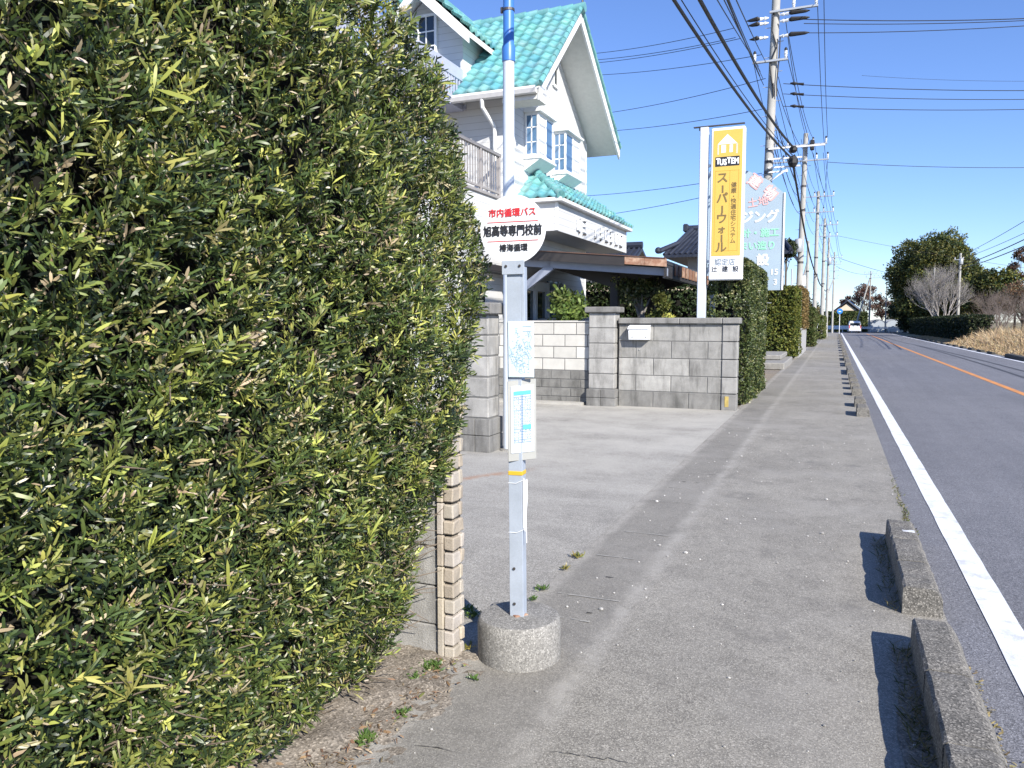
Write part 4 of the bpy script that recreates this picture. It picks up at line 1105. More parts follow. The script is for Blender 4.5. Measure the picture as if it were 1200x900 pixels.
# dormer gable
DX0, DX1, DXm, DZ, DYf = -9.62, -7.72, -8.65, 8.92, 15.62
def dz_at(x): return DZ-.93*abs(x-DXm)
m = MB(); m.prism([(DX0, DYf, 6.4), (DX1, DYf, 6.4), (DX1, DYf, dz_at(DX1)-.15), (DXm, DYf, DZ-.15), (DX0, DYf, dz_at(DX0)-.15)], (0, 2.7, 0)); dor = m.build('dormer', M['siding'], t)
for sgn, xe in ((1, -7.38), (-1, -9.92)):
    ze = dz_at(xe); l2 = math.hypot(xe-DXm, DZ-ze)
    tile_roof('dormer_tiles', M['roof_tile'], dor, (xe, DYf-.42, ze+.06) if sgn < 0 else (xe, DYf+2.7, ze+.06), (0, -sgn, 0), (DXm-xe, 0, DZ-ze), 3.12, l2)
    m = MB(); m.prism([(xe, DYf-.42, ze), (DXm, DYf-.42, DZ), (DXm, DYf-.42, DZ-.25), (xe, DYf-.42, ze-.22)], (0, .05, 0)); m.build('barge_board', M['white_trim'], dor)
    m = MB(); m.prism([(xe, DYf-.37, ze+.03), (DXm, DYf-.37, DZ+.03), (DXm, DYf-.37, DZ-.10), (xe, DYf-.37, ze-.09)], (0, 2.9, 0)); m.build('dormer_soffit', M['soffit'], dor)
m = MB(); m.tube([(DXm, DYf-.45, DZ+.10), (DXm, DYf+3.0, DZ+.10)], .10, 10); m.build('ridge_cap', M['roof_tile'], dor, smooth=True)
wx0, wx1, wz0, wz1 = -9.23, -8.40, 7.40, 8.36
m = MB()
for a, b_, c_, d_ in ((wx0-.06, wx0, wz0-.06, wz1+.06), (wx1, wx1+.06, wz0-.06, wz1+.06), (wx0, wx1, wz0-.06, wz0), (wx0, wx1, wz1, wz1+.06), ((wx0+wx1)/2-.025, (wx0+wx1)/2+.025, wz0, wz1)): m.box(a, b_, DYf-.06, DYf-.004, c_, d_, .004)
for k in (1, 2): zz = wz0+(wz1-wz0)*k/3; m.box(wx0, wx1, DYf-.05, DYf-.02, zz-.012, zz+.012)
for xx in ((wx0*3+wx1)/4, (wx0+wx1*3)/4): m.box(xx-.012, xx+.012, DYf-.049, DYf-.021, wz0, wz1)
fw = m.build('dormer_window', M['white'], dor)
m = MB(); m.box(wx0, wx1, DYf-.03, DYf-.006, wz0, wz1); m.build('pane', M['glass'], fw)
# ground floor entrance on the road side
m = MB()
for yy in (16.25, 16.95, 17.75): m.box(HX+.004, HX+.10, yy, yy+.13, .1, 2.55, .006)
m.box(HX+.004, HX+.09, 16.38, 17.75, 2.32, 2.55, .006); m.box(HX+.004, HX+.09, 16.38, 17.75, .1, .25, .006)
ent = m.build('entrance_door', M['white'], t)
m = MB(); m.box(HX+.004, HX+.03, 16.38, 17.75, .25, 2.32); m.build('pane', M['glass'], ent)
m = MB(); m.box(HX+.05, HX+.08, 17.1, 17.13, 1.1, 1.5, .005); m.build('handle', M['alu'], ent)
m = MB(); m.box(HX+.004, HX+.05, 17.95, 19.0, .25, 2.6); gl = m.build('glazed_panel', M['glass_blue'], t)
m = MB()
for yy in (17.95, 18.3, 18.65, 18.97): m.box(HX+.05, HX+.07, yy, yy+.035, .25, 2.6)
m.build('mullion', M['white_trim'], gl)
m = MB(); m.box(HX+.004, HX+.03, 15.84, 16.2, .1, 2.5); m.build('side_window', M['glass'], t)
m = MB(); m.tube([(-7.55, HY0-.12, EZ+2.0), (-7.55, HY0-.12, EZ+2.01)], .01); 
m = MB(); m.tube([(OX-.02, RY+.25, RZ), (OX-.02, RY+.25, RZ+1.2)], .025, 8); m.build('antenna_mast', M['steel_dark'], t)

# ================================================================== CARPORT
t = thing('carport', 'dark steel carport with rusty edged roof beside the house', 'carport', (-4.5, 17.5, 0))
cx0, cx1, cy0, cy1 = -6.45, -3.05, 14.95, 20.4
za, zb = 3.06, 2.76            # the roof falls towards the road
def cz(x): return za+(zb-za)*(x-cx0)/(cx1-cx0)
m = MB(); m.prism([(cx0, cy0, cz(cx0)), (cx1, cy0, cz(cx1)), (cx1, cy0, cz(cx1)-.05), (cx0, cy0, cz(cx0)-.05)], (0, cy1-cy0, 0)); rf = m.build('roof', M['dark_brown'], t)
m = MB(); k = 0
while cx0+k*.17 < cx1-.05:
    x = cx0+k*.17; m.prism([(x, cy0+.02, cz(x)+.001), (x+.05, cy0+.02, cz(x)+.045), (x+.09, cy0+.02, cz(x)+.045), (x+.14, cy0+.02, cz(x)+.001)], (0, cy1-cy0-.05, 0)); k += 1
m.build('roof_ribs', M['dark_brown'], rf)
m = MB(); m.prism([(cx0, cy0-.03, cz(cx0)+.05), (-3.86, cy0-.03, cz(-3.86)+.05), (-3.86, cy0-.03, cz(-3.86)-.13), (cx0, cy0-.03, cz(cx0)-.13)], (0, .026, 0)); m.build('fascia', M['dark_brown'], t)
m = MB(); m.prism([(cx0, cy0-.05, cz(cx0)+.052), (cx1, cy0-.05, cz(cx1)+.052), (cx1, cy0-.05, cz(cx1)+.07), (cx0, cy0-.05, cz(cx0)+.07)], (0, .06, 0)); m.build('fascia_lip', M['dark_rust'], t)
m = MB()
for a, b_ in ((-3.855, -3.46), (-3.455, -3.03)): m.prism([(a, cy0-.034, cz(a)+.05), (b_, cy0-.034, cz(b_)+.05), (b_, cy0-.034, cz(b_)-.10), (a, cy0-.034, cz(a)-.10)], (0, .03, 0))
m.build('rusty_fascia', M['rust'], t)
m = MB()
y = cy0+.9
while y < cy1: m.prism([(cx1+.0, y, cz(cx1)-.0), (cx1+.03, y, cz(cx1)-.0), (cx1+.03, y, cz(cx1)-.22), (cx1, y, cz(cx1)-.22)], (0, .2, 0)); y += .42
m.build('rusty_fins', M['rust'], t)
m = MB(); m.box(cx1-.03, cx1-.005, cy0, cy1, cz(cx1)-.30, cz(cx1)-.06); m.build('side_fascia', M['dark_brown'], t)
m = MB(); bz = .15
m.prism([(cx0+.1, cy0+.15, cz(cx0)-.12), (cx1, cy0+.15, cz(cx1)-.12), (cx1, cy0+.15, cz(cx1)-.12-bz), (cx0+.1, cy0+.15, cz(cx0)-.12-bz)], (0, .10, 0))
m.beam((cx1-.07, cy0+.3, cz(cx1)-.22), (cx1-.07, cy1, cz(cx1)-.22), .09, .16)
m.beam((-6.2, cy0+.2, 2.22), (-5.45, cy0+.2, cz(-5.45)-.22), .16, .10, up=(0, 1, 0))
m.build('beam', M['beam'], t)
m = MB()
for yy in (15.9, 19.4):
    m.box(-4.42, -4.24, yy, yy+.18, 0, 2.6, .01); m.prism([(-5.9, yy+.03, cz(-5.9)-.06), (-3.2, yy+.03, cz(-3.2)-.06), (-3.2, yy+.03, cz(-3.2)-.16), (-4.2, yy+.03, 2.35), (-4.46, yy+.03, 2.35), (-5.9, yy+.03, cz(-5.9)-.2)], (0, .12, 0))
m.build('post', M['dark_brown'], t)
m = MB()
for yy in np.arange(cy0+.6, cy1-.1, .75): m.prism([(cx0, yy, cz(cx0)-.052), (cx1-.04, yy, cz(cx1)-.052), (cx1-.04, yy, cz(cx1)-.12), (cx0, yy, cz(cx0)-.12)], (0, .06, 0))
m.build('purlins', M['dark_brown'], t)
# car under the carport, roof just showing over the wall
def car(name, label, x, y, heading, L=3.9, W=1.65, H=1.68, boxy=False):
    t = thing(name, label, 'car', (x, y, 0)); 
    ca, sa = math.cos(heading), math.sin(heading)
    def T(p): return (x+p[0]*ca-p[1]*sa, y+p[0]*sa+p[1]*ca, p[2])
    def sect(yy, hw, z0, z1, tp): return [(-hw, yy, z0), (-hw*1.0, yy, (z0+z1)*.55), (-hw*tp, yy, z1), (hw*tp, yy, z1), (hw, yy, (z0+z1)*.55), (hw, yy, z0)]
    # lower body loft from tail (-L/2) to nose (L/2)
    def loft(m, secs):
        V = []; F = []; n = len(secs[0])
        for s_ in secs: V += [T(p) for p in s_]
        for k in range(len(secs)-1):
            for a in range(n): F.append((k*n+a, k*n+(a+1) % n, (k+1)*n+(a+1) % n, (k+1)*n+a))
        F.append(tuple(range(n))[::-1]); F.append(tuple((len(secs)-1)*n+a for a in range(n))); m.add(V, F)
    hw = W/2
    m = MB(); b0 = .22
    loft(m, [sect(-L/2, hw*.93, .32, .86, .95), sect(-L/2+.12, hw, b0, .98, .96), sect(-L/4, hw, b0, 1.0, .96), sect(L*.18, hw, b0, 1.0, .96), sect(L*.30, hw, b0, .96, .92), sect(L/2-.15, hw*.95, b0, .80, .9), sect(L/2, hw*.85, .34, .66, .9)])
    loft(m, [sect(-L/2+.16, hw*.95, .97, H-.28, .90), sect(-L/2+.42, hw*.95, .97, H-.03, .86), sect(-L*.1, hw*.95, .97, H, .85), sect(L*.10, hw*.95, .97, H-.04, .84), sect(L*.30, hw*.93, .95, 1.0, .92)])
    body = m.build('body', M['car_white'], t, smooth=True)
    m = MB()
    def quadp(pts): m.add([T(p) for p in pts], [tuple(range(len(pts)))])
    e = .012; yb0, yb1 = -L/2+.16-e, -L/2+.42-e
    quadp([(-hw*.82, yb0-.004, 1.04), (hw*.82, yb0-.004, 1.04), (hw*.80, yb0-.004, H-.31), (-hw*.80, yb0-.004, H-.31)])
    for s_ in (-1, 1):
        quadp([(s_*(hw*.955), -L*.36, 1.05), (s_*(hw*.955), L*.2, 1.03), (s_*(hw*.875), L*.10, H-.12), (s_*(hw*.875), -L*.33, H-.12)])
    quadp([(-hw*.85, L*.29, 1.03), (hw*.85, L*.29, 1.03), (hw*.78, L*.13, H-.10), (-hw*.78, L*.13, H-.10)])
    m.build('window', M['glass'], t, recalc=False)
    for s_ in (-1, 1):
        for yy in (-L*.31, L*.31):
            m = MB(); m.tube([T((s_*(hw-.19), yy, .29)), T((s_*(hw+.005), yy, .29))], .29, 20); wh = m.build('wheel', M['rubber'], t)
            m = MB(); m.tube([T((s_*(hw+.006), yy, .29)), T((s_*(hw+.012), yy, .29))], .17, 14); m.build('rim', M['alu'], wh)
        m = MB(); p = T((s_*hw*.82, -L/2+.03, .80)); m.beam(T((s_*hw*.90, -L/2+.0, .66)), T((s_*hw*.90, -L/2+.08, 1.1)), .16, .05, up=(0, 1, 0)); m.build('tail_lamp', M['tail'], t)
    m = MB(); m.prism([T((-hw*.9, -L/2-.03, .34)), T((hw*.9, -L/2-.03, .34)), T((hw*.9, -L/2-.03, .52)), T((-hw*.9, -L/2-.03, .52))], Vector(T((0, .1, 0)))-Vector(T((0, 0, 0)))); m.build('bumper', M['car_white'], t)
    m = MB(); m.prism([T((-.18, -L/2-.045, .60)), T((.18, -L/2-.045, .60)), T((.18, -L/2-.045, .76)), T((-.18, -L/2-.045, .76))], Vector(T((0, .06, 0)))-Vector(T((0, 0, 0)))); m.build('number_plate', M['white'], t)
    return t
car('parked_car', 'white car parked behind the pale block wall, only its roof in view', -5.75, 17.2, R(180), H=1.70)

# ================================================================== SHOP SIGN ON POLE
t = thing('shop_sign', 'tall yellow and white shop sign hung from a white pole above the mailbox wall', 'sign', (-2.39, 15.2, 0))
SY = 15.06
m = MB(); m.box(-2.475, -2.315, 15.12, 15.28, -.02, 5.27, .012); pole = m.build('pole', M['white_pole'], t)
m = MB(); m.box(-2.60, -1.66, 15.14, 15.20, 5.275, 5.295, .002); m.box(-2.50, -2.42, 15.16, 15.20, 5.22, 5.275, .004); m.build('top_arm', M['steel_dark'], t)
m = MB()
for zz in (2.75, 4.55): m.beam((-2.32, 15.18, zz), (-2.20, 15.12, zz-.0), .05, .05); m.beam((-2.32, 15.18, zz-.25), (-2.2, 15.12, zz), .03, .03)
m.build('bracket', M['steel'], t)
sx0, sx1, sz0, sz1 = -2.255, -1.635, 2.385, 5.215
m = MB(); m.box(sx0, sx1, SY, SY+.16, sz0, sz1, .02); cab = m.build('cabinet', M['white'], t)
m = MB(); m.box(sx0+.045, sx1-.045, SY-.006, SY-.001, 2.84, sz1-.05); m.build('yellow_panel', M['yellow'], cab)
yy = SY-.009; rgt = (1, 0, 0)
xm = (sx0+sx1)/2
m = MB(); m.prism([(xm-.19, yy+.001, 4.905), (xm+.17, yy+.001, 4.905), (xm-.01, yy+.001, 5.085)], (0, .002, 0)); m.build('house_emblem_roof', M['white'], cab)
m = MB(); m.box(xm-.12, xm-.035, yy+.001, yy+.003, 4.75, 4.89); m.box(xm+.03, xm+.09, yy+.001, yy+.003, 4.75, 4.89); m.build('house_emblem_window', M['paper'], cab)
M['pale_pink'] = plain('pale pink print', (.72, .55, .45), .5)
m = MB()
for xx in (-.19, .15): m.box(xm+xx, xm+xx+.03, yy+.001, yy+.003, 4.72, 4.90)
m.build('house_emblem_column', M['pale_pink'], cab)
m = MB(); m.box(xm-.225, xm+.215, yy+.001, yy+.003, 4.50, 4.675); m.build('black_band', M['black_ink'], cab)
for ch, dx, dz in zip('TUSTEM', (-.168, -.102, -.036, .030, .094, .168), (.006, -.012, -.016, .012, 0, -.004)):
    text(ch, .150, (xm-.005+dx, yy-.001, 4.585+dz), rgt, (0, 0, 1), M['white'], cab, bold=.007, sx=.72)
m = MB()
for (a, b_, c_, d_) in ((-.22, -.215, 2.93, 4.42), (.205, .21, 2.93, 4.42), (.045, .05, 2.93, 4.42), (-.22, .21, 2.93, 2.935), (-.22, .21, 4.415, 4.42)): m.box(xm+a, xm+b_, yy+.001, yy+.003, c_, d_)
M['orange_rule'] = plain('dull orange rule', (.50, .28, .03), .5)
m.build('rule', M['orange_rule'], cab)
big = 'スーパーウォール'
z = 4.28
for ch in big:
    bar = ch == 'ー'; st = .205 if not bar else .17
    if ch == 'ォ': st = .165
    if bar:
        m = MB(); m.box(xm-.095, xm-.063, yy, yy+.002, z-.065, z+.075); m.build('lettering', M['yellow_ink'], cab)
    else: text(ch, .215 if ch != 'ォ' else .17, (xm-.085, yy, z), rgt, (0, 0, 1), M['yellow_ink'], cab, bold=.005)
    z -= st if not bar else .17
z = 4.14
for ch in '健康・快適住宅システム':
    text(ch, .105, (xm+.125, yy, z), rgt, (0, 0, 1), M['yellow_ink'], cab, bold=.0012); z -= .105 if ch != '・' else .085
text('認定店', .135, (xm-.01, SY-.004, 2.715), rgt, (0, 0, 1), M['ink_grey'], cab, bold=.001, sx=.95)
for ch, dx in zip('辻建設', (-.20, -.005, .19)): text(ch, .118, (xm+dx, SY-.004, 2.585), rgt, (0, 0, 1), M['black_ink'], cab, bold=.0015)
m = MB(); x = xm-.21
while x < xm+.2:
    wv = random.choice((.02, .026, .012)); m.box(x, x+wv, SY-.004, SY-.002, 2.485, 2.485+random.choice((.012, .03, .04))); x += wv+random.choice((.012, .03))
M['faint_grey'] = plain('faint worn print', (.52, .53, .54), .6); m.build('worn_print', M['faint_grey'], cab)
# ================================================================== BILLBOARD BEHIND
t = thing('billboard', 'grey blue billboard with white and green lettering behind the yellow sign', 'billboard', (-2.4, 22.2, 0))
bx0, bx1, bz0, bz1 = -3.45, -1.36, 2.45, 5.3
m = MB(); m.prism([(bx0, 22, bz0), (bx1, 22, bz0), (bx1, 22, 5.02), (-1.75, 22, 5.38), (-2.4, 22, 5.72), (bx0, 22, 5.72)], (0, .06, 0)); face = m.build('panel', M['billboard'], t)
m = MB(); m.box(bx1-.005, bx1+.035, 21.97, 22.08, bz0, 5.03, .004); m.build('edge_trim', M['white_trim'], t)
m = MB()
for xx in (-3.3, -2.5): m.box(xx, xx+.12, 22.07, 22.19, 0, 5.0, .004)
m.build('post', M['pole_steel'], t)
by = 21.992; U = (0, 0, 1)
th = R(-38); rr = (math.cos(th), 0, math.sin(th)); uu = (-math.sin(th), 0, math.cos(th))
text('建', .37, (-2.12, by, 5.36), rr, uu, M['pink_ink'], face, bold=.016); text('物', .37, (-1.72, by, 5.02), rr, uu, M['pink_ink'], face, bold=.016)
text('建', .30, (-2.12, by-.004, 5.36), rr, uu, M['white'], face); text('物', .30, (-1.72, by-.004, 5.02), rr, uu, M['white'], face)
text('土地', .27, (-2.02, by, 4.81), (1, 0, .12), (-.12, 0, 1), M['pink_ink'], face, bold=.004)
text('ージング', .36, (-1.47, by, 4.40), rgt, U, M['white'], face, bold=.013, align='RIGHT', sx=.92)
text('設計・施工', .245, (-1.45, by, 3.985), rgt, U, M['green_ink'], face, bold=.006, align='RIGHT')
text('住まい造り', .245, (-1.52, by, 3.64), rgt, U, M['green_ink'], face, bold=.006, align='RIGHT')
text('設', .33, (-1.86, by, 3.25), rgt, U, M['white'], face, bold=.012)
text('15', .22, (-1.56, by, 2.93), rgt, U, M['white'], face, bold=.005); text('3', .22, (-1.52, by, 2.66), rgt, U, M['white'], face, bold=.005)

# ================================================================== VEGETATION
GREEN = [(.060, .085, .026), (.095, .120, .036), (.15, .165, .055), (.036, .054, .020), (.23, .23, .10)]
OLIVE = [(.085, .095, .022), (.125, .125, .028), (.165, .15, .036), (.055, .065, .018)]
DARK = [(.022, .040, .014), (.034, .056, .018), (.050, .072, .022), (.070, .085, .028)]
def box_hedge(name, label, x0, x1, y0, y1, z0, z1, n, L, Wd, cols, wts, rough=.08, group=None, bulge=0.0, faces='fetb', trunk=True, core=(0.018, .017, .011)):
    """clipped hedge: leaf tufts over the faces seen from the road, near-black core inside painting the shade between them"""
    t = thing(name, label, 'hedge', ((x0+x1)/2, (y0+y1)/2, 0), group)
    area = {'e': (y1-y0)*(z1-z0), 'f': (x1-x0)*(z1-z0), 't': (x1-x0)*(y1-y0), 'b': (x1-x0)*(z1-z0)*.5, 'w': (y1-y0)*(z1-z0)}
    tot = sum(area[f] for f in faces); Ps, Ns = [], []
    for f in faces:
        k = int(n*area[f]/tot); a, b_ = rng.uniform(0, 1, k), rng.uniform(0, 1, k)
        if f in 'ew':
            X = np.full(k, x1 if f == 'e' else x0); Yv = y0+(y1-y0)*a; Z = z0+(z1-z0)*b_; N = np.tile([1. if f == 'e' else -1., 0, .2], (k, 1))
        elif f == 't': X = x0+(x1-x0)*a; Yv = y0+(y1-y0)*b_; Z = np.full(k, z1); N = np.tile([0, 0, 1.], (k, 1))
        else: X = x0+(x1-x0)*a; Yv = np.full(k, y0 if f == 'f' else y1); Z = z0+(z1-z0)*b_; N = np.tile([0, -1. if f == 'f' else 1., .2], (k, 1))
        P = np.stack([X, Yv, Z], 1)
        lump = np.sin(P[:, 1]*2.3+P[:, 2]*1.9)*np.sin(P[:, 2]*3.1-P[:, 0]*2.0)+.6*np.sin(P[:, 1]*6.1+P[:, 2]*5+P[:, 0]*4)
        hz = (P[:, 2:3]-z0)/max(z1-z0, .1)
        P = P+N*(rough*(lump[:, None]*.7-np.abs(rng.normal(0, 1, (k, 1)))))+N*bulge*np.sin(np.pi*np.clip(hz*.9+.1, 0, 1))
        # soften the corners
        c = np.array([(x0+x1)/2, (y0+y1)/2, (z0+z1)/2]); hs = np.array([(x1-x0)/2, (y1-y0)/2, (z1-z0)/2]); q = (P-c)
        r_ = min(.22, hs[0]*.4); ex = np.maximum(np.abs(q)-(hs-r_), 0); dd = np.linalg.norm(ex, axis=1, keepdims=True)
        over = dd > r_; scl = np.where(over, (r_/np.maximum(dd, 1e-6)), 1.0); q2 = np.sign(q)*(np.minimum(np.abs(q), hs-r_)+ex*scl)
        P = np.where(P[:, 2:3] > z0+.25, c+q2, P)
        Ps.append(P); Ns.append(N)
    P, N = np.concatenate(Ps), np.concatenate(Ns); k = 5
    S = unit(N+np.array([0, 0, .4])+rng.normal(size=P.shape)*.5)
    Pn = np.repeat(P, k, 0)+np.tile(np.linspace(0, .8, k), len(P))[:, None]*np.repeat(S, k, 0)*L*.5
    rd = rng.normal(size=Pn.shape); D = unit(np.repeat(S, k, 0)*.6+rd*.6)
    C = np.repeat(palette(len(P), cols, wts, .25), k, 0)*(1+rng.uniform(-.25, .25, (len(Pn), 1)))
    gg = leaf_geo(Pn, D, rng.uniform(.6, 1.2, len(Pn))*L, rng.uniform(.7, 1.2, len(Pn))*Wd, C, .12, np.repeat(N, k, 0))
    np_mesh('foliage', gg[0], gg[1], M['leaf'] if L < .09 else M['leaf_far'], t, gg[2])
    m = MB(); e = rough*1.6+.04; m.box(x0+e, x1-e, y0+e, y1-e, z0+e, z1-e, .1); m.build('shade_core', M['core_shade'], t)
    if trunk:
        m = MB(); yy = y0+.4; xc = (x0+x1)/2
        while yy < y1: m.tube([(xc, yy, -.03), (xc+.03, yy+.03, z0+.3)], [.05, .04], 7); yy += .9
        m.build('stem', M['bark'], t)
    return t
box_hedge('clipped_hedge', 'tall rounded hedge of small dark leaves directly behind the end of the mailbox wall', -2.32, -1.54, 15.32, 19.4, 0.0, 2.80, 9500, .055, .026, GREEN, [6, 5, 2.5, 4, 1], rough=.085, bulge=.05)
box_hedge('clipped_hedge', 'yellow green hedge at the pavement between the low stone step and the grey fence wall', -3.3, -1.48, 34.0, 37.6, 0.15, 3.05, 6500, .10, .045, [(.10, .125, .025), (.15, .165, .03), (.20, .20, .04), (.05, .07, .018)], [5, 4, 3, 3], rough=.14)
box_hedge('clipped_hedge', 'bare brown topped hedge above the grey fence wall', -2.2, -1.42, 38.2, 45.2, 1.25, 3.2, 3600, .12, .035, [(.19, .125, .045), (.24, .16, .06), (.15, .12, .04), (.10, .075, .03)], [4, 3, 3, 2], rough=.10, trunk=False)
box_hedge('clipped_hedge', 'square cut green hedge with a tan side past the grey fence wall', -2.6, -1.25, 52.0, 60.0, 0, 2.45, 4200, .13, .06, [(.06, .085, .022), (.085, .105, .03), (.14, .135, .05), (.05, .06, .02)], [5, 4, 2, 2], rough=.09)
box_hedge('clipped_hedge', 'low trimmed hedge, farthest along the left pavement', -2.4, -1.0, 74.0, 90.0, 0, 2.1, 2600, .2, .09, [(.07, .10, .025), (.11, .125, .035), (.15, .15, .05)], [4, 4, 2], rough=.09)
box_hedge('clipped_hedge', 'long dark shaded hedge across the road below the big evergreen tree', 9.3, 10.9, 66.5, 116.0, 0, 2.0, 9000, .17, .075, [(.016, .026, .010), (.024, .036, .013), (.034, .046, .016), (.075, .075, .028)], [5, 4, 3, 1], rough=.10, faces='wft')  # leaf colours darkened, painting deeper shade on the road face
box_hedge('clipped_hedge', 'green hedge behind the white guard rail at the far road end', -7, 4.6, 136.0, 138.5, 0, 3.0, 3200, .3, .14, GREEN[:4], [4, 4, 3, 3], rough=.15, faces='fte')
def tree(name, label, x, y, h, cr, ch, n, leaf, cols, wts, trunk_h=None, blobs=14, group=None, trunk_r=.18, squash=1.0, bark='bark', gap=.25, z0=0.0, lean=0):
    """trunk with limbs carrying clumps of leaf-sized faces; gaps stay open between the clumps"""
    t = thing(name, label, 'tree', (x, y, z0), group)
    th_ = trunk_h if trunk_h is not None else h-ch
    m = MB(); top = Vector((x+lean, y, z0+h-ch*.35))
    m.tube([(x, y, z0-.05), (x+lean*.3, y, z0+th_*.5), (x+lean*.7, y, z0+th_), top], [trunk_r, trunk_r*.8, trunk_r*.62, trunk_r*.15], 9)
    Cs, Rs = [], []
    zc = z0+h-ch/2
    for k in range(blobs):
        for _ in range(30):
            v = rng.normal(size=3); v /= np.linalg.norm(v); v *= rng.uniform(.35, .9)**.6
            c = np.array([x+lean+v[0]*cr*.80, y+v[1]*cr*.80*squash, zc+v[2]*ch*.5*.84])
            if all(np.linalg.norm(c-q_) > cr*.30 for q_ in Cs): break
        Cs.append(c); Rs.append(cr*rng.uniform(.24, .42))
        b0 = Vector((x+lean*.7, y, z0+th_*rng.uniform(.75, 1.1))); e = Vector(c); md = b0.lerp(e, .5)+Vector((0, 0, .08*cr))
        m.tube([b0, md, e], [trunk_r*.4, trunk_r*.25, trunk_r*.06], 6)
    m.build('trunk', M[bark], t, smooth=True)
    w_ = np.array(Rs)**2; idx = rng.choice(len(Cs), n, p=w_/w_.sum())
    v = unit(rng.normal(size=(n, 3))); rr = np.array(Rs)[idx][:, None]*(1-np.abs(rng.normal(0, gap, (n, 1)))); rr = np.maximum(rr, 0)*(1+.22*np.sin(v[:, :1]*6+idx[:, None])*np.cos(v[:, 2:3]*7))
    P = np.array(Cs)[idx]+v*rr*np.array([1, 1, .82])
    k = 3; D = unit(np.repeat(v, k, 0)*.6+rng.normal(size=(n*k, 3))*.7+np.array([0, 0, .15])); P = np.repeat(P, k, 0)+rng.normal(size=(n*k, 3))*leaf*.4
    shade = 1+.25*rng.normal(size=len(Cs))[idx]
    C = np.repeat(palette(n, cols, wts, .22)*np.clip(shade, .6, 1.5)[:, None], k, 0)
    gg = leaf_geo(P, D, rng.uniform(.6, 1.3, n*k)*leaf, rng.uniform(.35, .6, n*k)*leaf, C, .2, np.repeat(v, k, 0))
    np_mesh('crown', gg[0], gg[1], M['leaf_far'], t, gg[2])
    return t
def bare_tree(name, label, x, y, h, spread, material, r0=.16, forks=3, depth=5, group=None, up=.6, stems=4, ang=(.25, .75)):
    t = thing(name, label, 'tree', (x, y, 0), group)
    m = MB(); tw = MB()
    random.seed(int(x*10)+int(y))
    def grow(p, d, ln, r, lv):
        n = 3; pts = [p]; q_ = p; dd = d
        for k in range(n):
            dd = (dd+Vector((random.gauss(0, .12), random.gauss(0, .12), random.gauss(.04, .08)))).normalized(); q_ = q_+dd*(ln/n); pts.append(q_)
        (m if lv < 3 else tw).tube(pts, [r, r*.85, r*.72, r*.58], 6 if lv < 2 else 4, False)
        if lv >= depth: return
        for k in range(forks if lv > 0 else forks+1):
            a = random.uniform(*ang)
            ax = dd.cross(Vector((random.gauss(0, 1), random.gauss(0, 1), random.gauss(0, 1)))).normalized()
            nd = (Matrix.Rotation(a, 3, ax) @ dd+Vector((0, 0, up*.12))).normalized()
            grow(pts[-1] if random.random() < .6 else pts[-2], nd, ln*random.uniform(.62, .85), r*.54, lv+1)
    for s_ in range(stems):
        a = random.uniform(0, 6.28); d = Vector((math.cos(a)*spread, math.sin(a)*spread, 1)).normalized()
        grow(Vector((x+math.cos(a)*.15, y+math.sin(a)*.15, -.05)), d, h*.30, r0, 0)
    m.build('trunk', M[material], t); tw.build('twigs', M[material], t)
    return t
# right side of the road
tree('evergreen_tree', 'large broad evergreen tree standing above the dark hedge across the road', 12.0, 120, 13.4, 6.3, 12.4, 24000, .32, OLIVE+DARK, [4, 4, 2, 3, 2, 2, 2, 1], blobs=44, trunk_r=.4, gap=.16)
tree('evergreen_tree', 'lower round evergreen to the right of the largest evergreen, behind the white utility pole', 17.6, 112, 8.8, 3.4, 7.2, 3400, .36, OLIVE+DARK, [4, 4, 2, 3, 2, 2, 2, 1], blobs=16, trunk_r=.25)
tree('evergreen_tree', 'dark evergreen mass low behind the hedge left end, below the largest evergreen', 9.6, 128, 7.5, 3.0, 7.2, 2600, .36, DARK, [3, 3, 2, 1], blobs=12, trunk_r=.25)
bare_tree('bare_tree', 'pale leafless tree with spreading branches in front of the big evergreen', 10.4, 93, 7.6, .26, 'bark_pale', r0=.12, depth=6, stems=5, up=1.2, ang=(.2, .55))
bare_tree('bare_tree', 'leafless purple brown tree right of the white utility pole', 16.2, 96, 6.0, .5, 'twig_purple', r0=.07, depth=5, stems=6, forks=3)
bare_tree('bare_tree', 'low leafless thicket behind the dry grass at the right edge of the photo', 18.0, 88, 5.2, .7, 'twig_purple', r0=.06, depth=5, stems=6)
bare_tree('bare_tree', 'leafless brown shrub between the dark hedge end and the dry grass', 13.2, 78, 3.6, .6, 'twig_purple', r0=.045, depth=5, stems=6)
tree('conifer_tree', 'tall narrow reddish brown conifer rising at the right edge of the photo', 20.5, 112, 11.8, 1.3, 8.5, 900, .22, [(.10, .055, .035), (.14, .07, .04), (.07, .05, .03)], [3, 3, 2], blobs=14, trunk_r=.16, gap=.3)
tree('brown_tree', 'reddish brown leaved tree below the tall conifer at the right', 20.2, 106, 7.0, 3.0, 5.6, 1700, .24, [(.13, .075, .045), (.17, .095, .05), (.09, .07, .045), (.12, .11, .06)], [3, 3, 2, 2], blobs=14, gap=.32)
tree('shrub', 'dark green flat topped shrub beside the dry grass at the right edge', 17.6, 80, 3.1, 2.3, 2.7, 1500, .26, DARK, [3, 3, 2, 1], blobs=9, trunk_r=.1)
tree('brown_tree', 'grey brown half bare tree at the right edge behind the thicket', 23.5, 108, 7.0, 3.0, 5.6, 1500, .30, [(.16, .13, .10), (.12, .12, .08), (.20, .15, .12)], [3, 2, 2], blobs=12, gap=.35)
tree('evergreen_tree', 'dull green tree farther off at the right edge', 27.5, 118, 7.4, 3.6, 6.4, 2200, .36, DARK+[(.10, .10, .06)], [2, 3, 3, 2, 2], blobs=12)
